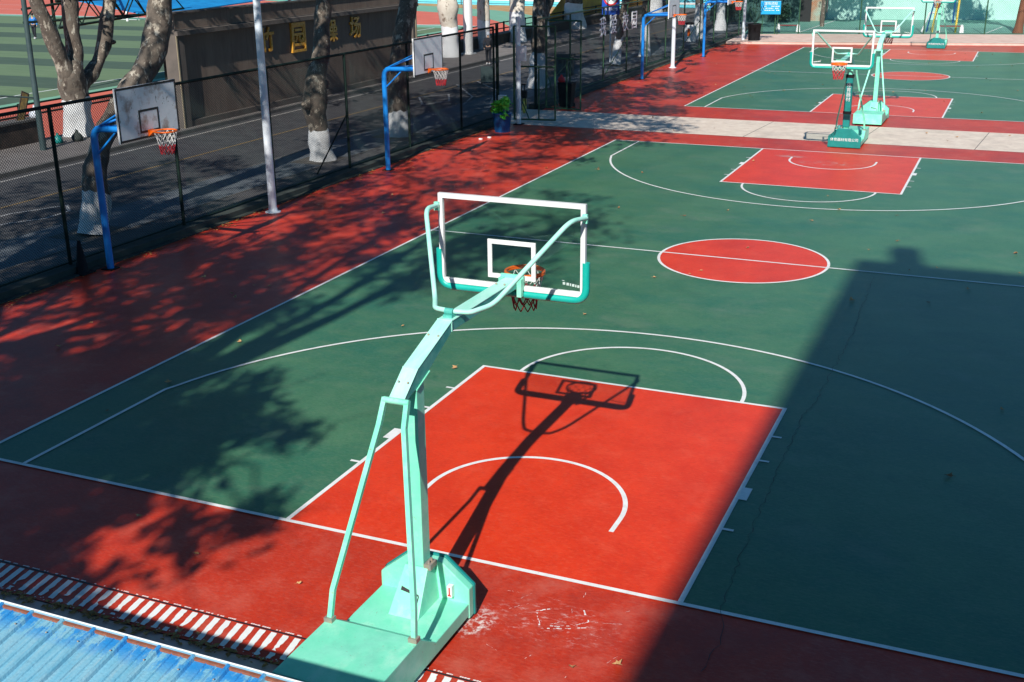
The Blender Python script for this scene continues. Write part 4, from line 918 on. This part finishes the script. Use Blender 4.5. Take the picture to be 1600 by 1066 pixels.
MB().tube([(-.7, .2, 0), (-.2, .1, 3.0)], .05, 8).tube([(.95, .2, .6), (.98, .2, 2.4)], .06, 8).build('side_bar', POTB, t)
MB().tube([(-1.0, .3, 0), (-.6, .3, 1.25), (-.1, .3, 1.3)], .06, 8).build('step_bar', SIGNW, t)
tree('reddish rough trunk at the far right before the mint wall', (4.3, 76.7, .1), [[(0, 0, 0), (.05, 0, .5), (.15, 0, 2), (.3, 0, 4.5), (.1, 0, 6)]], [[.36, .27, .24, .22, .18]], 20, BARKR, 0, 'trees at the far end', .08, name='tree', crown_kw=dict(c=(-1.6, 0, 9.5), rad=(2.2, 2.5, 1.6), clumps=26), zmin=4.6)
tree('tree behind the benches whose crown is above the picture', (-9.0, 79.5, .1), [[(0, 0, 0), (.0, 0, 2), (.0, 0, 5)]], [[.16, .14, .12]], 21, BARK, 0, 'trees at the far end', .05, name='tree', crown_kw=dict(c=(2.2, -2, 9.0), rad=(3.2, 3, 2.0), clumps=50), zmin=4.2)
rnd = random.Random(12)
for i, (x, y, s, h, mt, lab) in enumerate(((-11.4, 85.4, 1.0, 1.1, LEAFG, 'dark green shrub left of the mint wall'), (-12.8, 83.2, 1.0, 1.5, LEAFG, 'dark shrub behind the blue notice sign'), (-16.5, 80.5, 1.5, 2.2, LEAFG, 'tall dark shrub beyond the street fence end'))):
    t = thing('shrub', lab, 'shrub', (x, y, .1), 0, 'shrubs at the far left corner'); m = MB()
    for k in range(7): leaves(m, (rnd.uniform(-.6, .6) * s, rnd.uniform(-.5, .5) * s, rnd.uniform(.3, 1.) * h), .5 * s, 110, .10, rnd)
    m.build('foliage', mt, t); MB().tube([(0, 0, 0), (0, 0, h * .6)], .05, 6).build('stem', BARK, t)

# ------------------------------------------------------------------ people
def person(label, loc, rz, jacket, trousers, shoes, stride=.22, cap=None, h=1.68):
    t = thing('person', label, 'person', loc, rz); k = h / 1.75
    def skin(name, verts, edges, radii, m_, root=0):
        me = bpy.data.meshes.new(name); me.from_pydata([tuple(Vector(v) * k) for v in verts], edges, []); me.materials.append(m_)
        o = bpy.data.objects.new(name, me); col.objects.link(o); o.parent = t
        sk = o.modifiers.new('skin', 'SKIN'); 
        for i, r_ in enumerate(radii):
            d = me.skin_vertices[0].data[i]; d.radius = ((r_[0] * k, r_[1] * k) if isinstance(r_, tuple) else (r_ * k, r_ * k)); d.use_root = (i == root)
        sk.use_smooth_shade = True
        s2_ = o.modifiers.new('sub', 'SUBSURF'); s2_.levels = 1; s2_.render_levels = 2
        return o
    s = stride
    V = [(0, 0, .95), (0, 0, 1.15), (0, .01, 1.38), (0, .01, 1.50), (0, .03, 1.58), (0, .03, 1.70),  # 0-5 torso, neck, head
         (-.17, 0, 1.42), (-.24, -s * .5, 1.16), (-.22, -s * .2, .92), (-.21, -s * .1, .84),  # 6-9 left arm
         (.17, 0, 1.42), (.25, s * .4, 1.17), (.22, s * .9, .95), (.20, s * 1.1, .88),  # 10-13
         (-.09, 0, .90), (-.10, s * .55, .50), (-.10, s * .5, .09), (-.10, s * .5 + .14, .035),  # 14-17
         (.09, 0, .90), (.10, -s * .1, .50), (.10, -s * 1.0, .12), (.10, -s * 1.0 + .13, .04)]
    E = [(0, 1), (1, 2), (2, 3), (3, 4), (4, 5), (2, 6), (6, 7), (7, 8), (8, 9), (2, 10), (10, 11), (11, 12), (12, 13), (0, 14), (14, 15), (15, 16), (16, 17), (0, 18), (18, 19), (19, 20), (20, 21)]
    body = skin('body', V, E, [.12, .12, .12, .05, .075, .085, .05, .04, .032, .035, .05, .04, .032, .035, .08, .055, .04, .035, .08, .055, .04, .035], SKIN)
    JV = [V[i] for i in (0, 1, 2, 3, 6, 7, 8, 10, 11, 12)]
    skin('jacket', JV, [(0, 1), (1, 2), (2, 3), (2, 4), (4, 5), (5, 6), (2, 7), (7, 8), (8, 9)], [(.17, .13), (.165, .13), (.17, .125), .07, .075, .06, .048, .075, .06, .048], jacket)
    TV = [V[i] for i in (0, 14, 15, 16, 18, 19, 20)]
    skin('trousers', TV, [(0, 1), (1, 2), (2, 3), (0, 4), (4, 5), (5, 6)], [(.155, .125), .105, .08, .06, .105, .08, .06], trousers)
    for i, a in enumerate((16, 20)):
        q = MB(); p = Vector(V[a]) * k; b_ = Vector(V[a + 1]) * k
        q.tube([(p.x, p.y - .07, max(.05, p.z - .04)), (p.x, p.y + .02, max(.05, p.z - .03)), (b_.x, b_.y + .05, max(.045, b_.z))], [.045, .052, .035], 10); q.build('shoe', shoes, t)
    q = MB().lathe([(.02, 1.815), (.075, 1.80), (.098, 1.74), (.10, 1.68), (.085, 1.62)][::-1], n=16); q.v = [(x * k, (y + .018) * k, z * k) for x, y, z in q.v]; q.build('hair', cap or HAIR, t)
    return t
person('person in dark clothes and pale cap walking along the road', (-21.9, 48.8, 0), R(15), JACK_D, TROUS, SHOE, cap=BRICKB)
person('person in a blue jacket walking on the turf behind the dark pole', (-60.2, 54.8, 0), R(200), JACK_B, TROUS, SHOE, h=1.75)

# ------------------------------------------------------------------ blue roofed shed in the foreground
t = thing('roofed_shed', 'long shed with a weathered blue metal roof in the lower left foreground', 'shed', (0, 0, 0))
RY, RZ, SL = -6.0, 2.83, .155; D = 2.6; XA, XB = -13.0, 4.3
rb = MB(); xs = []
x = XA
prof = []
while x < XB:
    prof += [(x, 0), (x + .006, .022), (x + .018, .032), (x + .030, .022), (x + .036, 0), (x + .11, 0), (x + .115, .009), (x + .12, 0), (x + .175, 0), (x + .18, .009), (x + .185, 0)]; x += .24
N_ = len(prof); y0 = RY - .02
rows = 2
for (yy, zz) in ((y0, RZ - .016), (y0 - D, RZ - .016 - D * SL)):
    rb.v += [(px, yy, zz + pz) for px, pz in prof]
for i in range(N_ - 1): rb.f.append([i + 1, i, i + N_, i + 1 + N_]); rb.mi.append(0); rb.sm.append(False)
rb.build('roof_sheet', ROOF, t)
sc_ = MB()
xx = XA + .02
while xx < XB:
    for d_ in (.12, .75, 1.4): sc_.lathe([(.006, 0), (.006, .004), (.002, .006)], (xx, RY - .035 - d_, RZ - .016 - d_ * SL + .032), 6)
    xx += .24
sc_.build('screws', STEEL, t)['kind'] = 'stuff'
MB().add([(XA, RY + .05, RZ - .030), (XB, RY + .05, RZ - .030), (XB, RY, RZ + .006), (XA, RY, RZ + .006), (XA, RY - .02, RZ + .002), (XB, RY - .02, RZ + .002), (XB, RY + .05, RZ - .10), (XA, RY + .05, RZ - .10)], [(0, 1, 2, 3), (3, 2, 5, 4), (7, 6, 1, 0)]).build('ridge_flashing', ROOFE, t)
MB().tube([(XA, RY - .002, RZ + .007), (XB, RY - .002, RZ + .007)], .005, 6).build('flashing_edge', SIGNW, t)
MB().box((XA, RY - .034, RZ - .03), (XB, RY - .016, RZ - .003)).build('foam_strip', RUST, t)
MB().box((XA + .2, RY - D + .1, 0), (XB - .2, RY - D + .2, 2.3)).box((XA + .2, RY - .1, 0), (XB - .2, RY, 1.0)).build('wall', BUILD, t)
x = XA + .3
while x < XB: MB().box((x, RY - .1, 1.0), (x + .1, RY, RZ - .12)).build('post', STEEL, t); x += 2.4
# building behind the camera that shades the right half of the court
H = 25.0; X0 = 2.27 + .22 * H; YF = 14.75 - 1.285 * H
t = thing('school_building', 'tall school building behind the viewpoint', 'building', (0, 0, 0))
MB().box((X0, YF - 24, 0), (X0 + 34, YF, H)).build('wall', BUILD, t)
MB().box((X0 + .85, YF - .9, H), (X0 + 1.45, YF - .3, H + 1.35)).build('chimney', BUILD, t)
for r_ in range(6):
    for c_ in range(8): MB().box((X0 + 1.5 + c_ * 4, YF - .02, 1.2 + r_ * 4), (X0 + 4 + c_ * 4, YF + .04, 3.2 + r_ * 4)).build('window', WIN, t)

# ------------------------------------------------------------------ fallen leaves
def leaf_mesh(seed):
    rn = random.Random(seed); mb = MB(); n = rn.choice((7, 9, 11, 13)); ring_ = []; curl = rn.uniform(.1, .75); w = rn.uniform(.55, 1.); ax = rn.random() * 3
    for i in range(n):
        a = 2 * math.pi * i / n + rn.uniform(-.12, .12); r_ = .07 * (1 if i % 2 == 0 else rn.uniform(.45, .75)) * rn.uniform(.7, 1.15)
        x_ = r_ * math.cos(a); y_ = r_ * math.sin(a) * w; ring_.append((x_, y_, .010 + curl * (x_ * math.cos(ax) + y_ * math.sin(ax)) ** 2 / .07 + rn.uniform(0, .012)))
    mb.add([(0, 0, .006)] + ring_, [(0, 1 + i, 1 + (i + 1) % n) for i in range(n)])
    mb.tube([(-.05, 0, .012), (-.10, rn.uniform(-.03, .03), .02)], .0025, 4)
    return mb
DRY2 = mat('dry_leaf_brown', (.22, .10, .04), (.34, .17, .07), .8, 20)
protos = [leaf_mesh(i).build('fallen_leaf', DRY if i % 3 else DRY2) for i in range(9)]
rnd = random.Random(21); spots = []
ex = [(-2.95, -1.1), (-1.5, -1.2), (-4.2, -.6), (-.3, -.85), (-.25, -1.25), (2.2, -1.3), (1.8, -1.5), (-2.1, -2.45), (-1.9, -2.42), (-6.9, 1.9), (-6.8, 3.2), (2.4, 15.6), (2.9, 16.6), (3.4, 14.2), (2.6, 11.6), (4.6, 13.2), (5.4, 16.4), (-.6, 12.6), (-3.3, 12.8), (-4.9, 22.3), (-1.4, 18.3), (1.2, 19.4)]
spots += ex
for _ in range(26): spots.append((rnd.uniform(-12.4, -7.8), rnd.uniform(2, 29)))
for _ in range(26): spots.append((rnd.uniform(-7.3, 7.2), rnd.uniform(3, 27)))
for _ in range(70): spots.append((rnd.uniform(-7, 7), rnd.uniform(38, 63)))
for _ in range(30): spots.append((rnd.uniform(-12, -7.8), rnd.uniform(34, 64)))
for _ in range(12): spots.append((rnd.uniform(-9, 6), rnd.uniform(30, 33.3)))
for i, (x, y) in enumerate(spots):
    o = protos[i] if i < 9 else protos[rnd.randrange(9)].copy()
    if i >= 9: col.objects.link(o)
    s = rnd.uniform(.45, 1.0); o.location = (x, y, .013); o.rotation_euler = (rnd.uniform(-.1, .1), rnd.uniform(-.1, .1), rnd.uniform(0, 6.28)); o.scale = (s, s, s)
    if y > 36.4 and abs(x) < 7.5: w_ = 'scattered on the green second court'
    elif abs(x) < 7.5 and 0 < y < 27.6: w_ = 'lying on the green near court'
    elif x < -7.5 and y < 30: w_ = 'lying on the dark red margin by the near fence'
    elif x < -7.5: w_ = 'lying on the red margin beside the second court'
    elif y < 0: w_ = 'lying on the red surface near the foreground stand'
    else: w_ = 'lying on the pale path between the courts'
    tag(o, 'dry brown fallen leaf ' + w_, 'leaf', 'fallen leaves ' + w_)
m = MB()
for _ in range(1800):
    y = rnd.uniform(3, 70); 
    if 29.8 < y < 33.8: continue
    if rnd.random() > .35 + .65 * (noise.noise(Vector((y * .6, 0, 0))) > .0): continue
    x = -12.62 + abs(rnd.gauss(0, .16)); a = rnd.random() * 6.28; s = rnd.uniform(.02, .05); z = .012 + rnd.random() * .02
    m.add([(x + s * math.cos(a), y + s * math.sin(a), z), (x - s * .6 * math.sin(a), y + s * .6 * math.cos(a), z + .012), (x - s * math.cos(a), y - s * math.sin(a), z), (x + s * .6 * math.sin(a), y - s * .6 * math.cos(a), z + .006)], [(0, 1, 2, 3)])
for _ in range(260):
    x = rnd.uniform(-5.4, -.6); y = -2.50 - abs(rnd.gauss(0, .07)); a = rnd.random() * 6.28; s = rnd.uniform(.015, .05); z = rnd.random() * .02
    m.add([(x + s * math.cos(a), y + s * math.sin(a), z), (x - s * .6 * math.sin(a), y + s * .6 * math.cos(a), z + .012), (x - s * math.cos(a), y - s * math.sin(a), z), (x + s * .6 * math.sin(a), y - s * .6 * math.cos(a), z + .006)], [(0, 1, 2, 3)])
tag(m.build('leaf_litter', LITTER), 'brown leaf litter gathered along the foot of the fence and the shed gutter', 'leaf litter', None, 'stuff')
rnd = random.Random(2)
for i, (x, y) in enumerate(((-11.9, 26.1), (-11.75, 26.5))):
    o = MB().box((-.06, -.04, 0), (.06, .04, .05)).build('paper_scrap', SIGNW, bevel=.01); o.location = (x, y, .002); o.rotation_euler = (0, 0, rnd.random() * 3)
    tag(o, 'crumpled white paper scrap on the red ground near the blue tub', 'litter', 'paper scraps')

# ------------------------------------------------------------------ light, sky, camera
SUN = Vector((.22, -1.285, 1.)).normalized()
w = bpy.data.worlds.new('World'); sc.world = w; w.use_nodes = True
nt = w.node_tree; bg = nt.nodes['Background']; sky = nt.nodes.new('ShaderNodeTexSky'); sky.sky_type = 'NISHITA'; sky.sun_disc = False
sky.sun_elevation = math.asin(SUN.z); sky.sun_rotation = math.atan2(SUN.x, SUN.y); sky.air_density = 1.0; sky.dust_density = .3; sky.ozone_density = 2.5
hs = nt.nodes.new('ShaderNodeMix'); hs.data_type = 'RGBA'; hs.blend_type = 'MULTIPLY'; hs.inputs['Factor'].default_value = 1.
nt.links.new(sky.outputs[0], hs.inputs['A']); hs.inputs['B'].default_value = (.40, .86, 1.08, 1)
nt.links.new(hs.outputs['Result'], bg.inputs[0]); bg.inputs[1].default_value = .078
L = bpy.data.lights.new('sun', 'SUN'); L.energy = 5.0; L.angle = R(.53); L.color = (1., .955, .88)
lo = bpy.data.objects.new('sun', L); col.objects.link(lo); lo.rotation_euler = SUN.to_track_quat('Z', 'Y').to_euler()
cam = bpy.data.cameras.new('camera'); co = bpy.data.objects.new('camera', cam); col.objects.link(co); sc.camera = co
CP = (5.12, -10.4901, 6.6823); yaw, pit, rol, foc = -.4104, -.3354, -.0109, 1821.2467
yaw, pit, rol, foc, CP = CAMP = (-.4104, -.3354, -.0109, 1821.2467, CP)
f = Vector((math.sin(yaw) * math.cos(pit), math.cos(yaw) * math.cos(pit), math.sin(pit))); r0 = f.cross(Vector((0, 0, 1))).normalized(); u0 = r0.cross(f)
rr_ = r0 * math.cos(rol) + u0 * math.sin(rol); uu_ = -r0 * math.sin(rol) + u0 * math.cos(rol)
co.matrix_world = frameM(Vector(CP), rr_, uu_, -f)
cam.sensor_width = 36; cam.lens = foc * 36 / 1600; cam.clip_start = .05; cam.clip_end = 1500
sc.view_settings.view_transform = 'Standard'; sc.view_settings.look = 'None'; sc.view_settings.gamma = 1; sc.view_settings.exposure = .2
sc.render.resolution_x = 1024; sc.render.resolution_y = 682
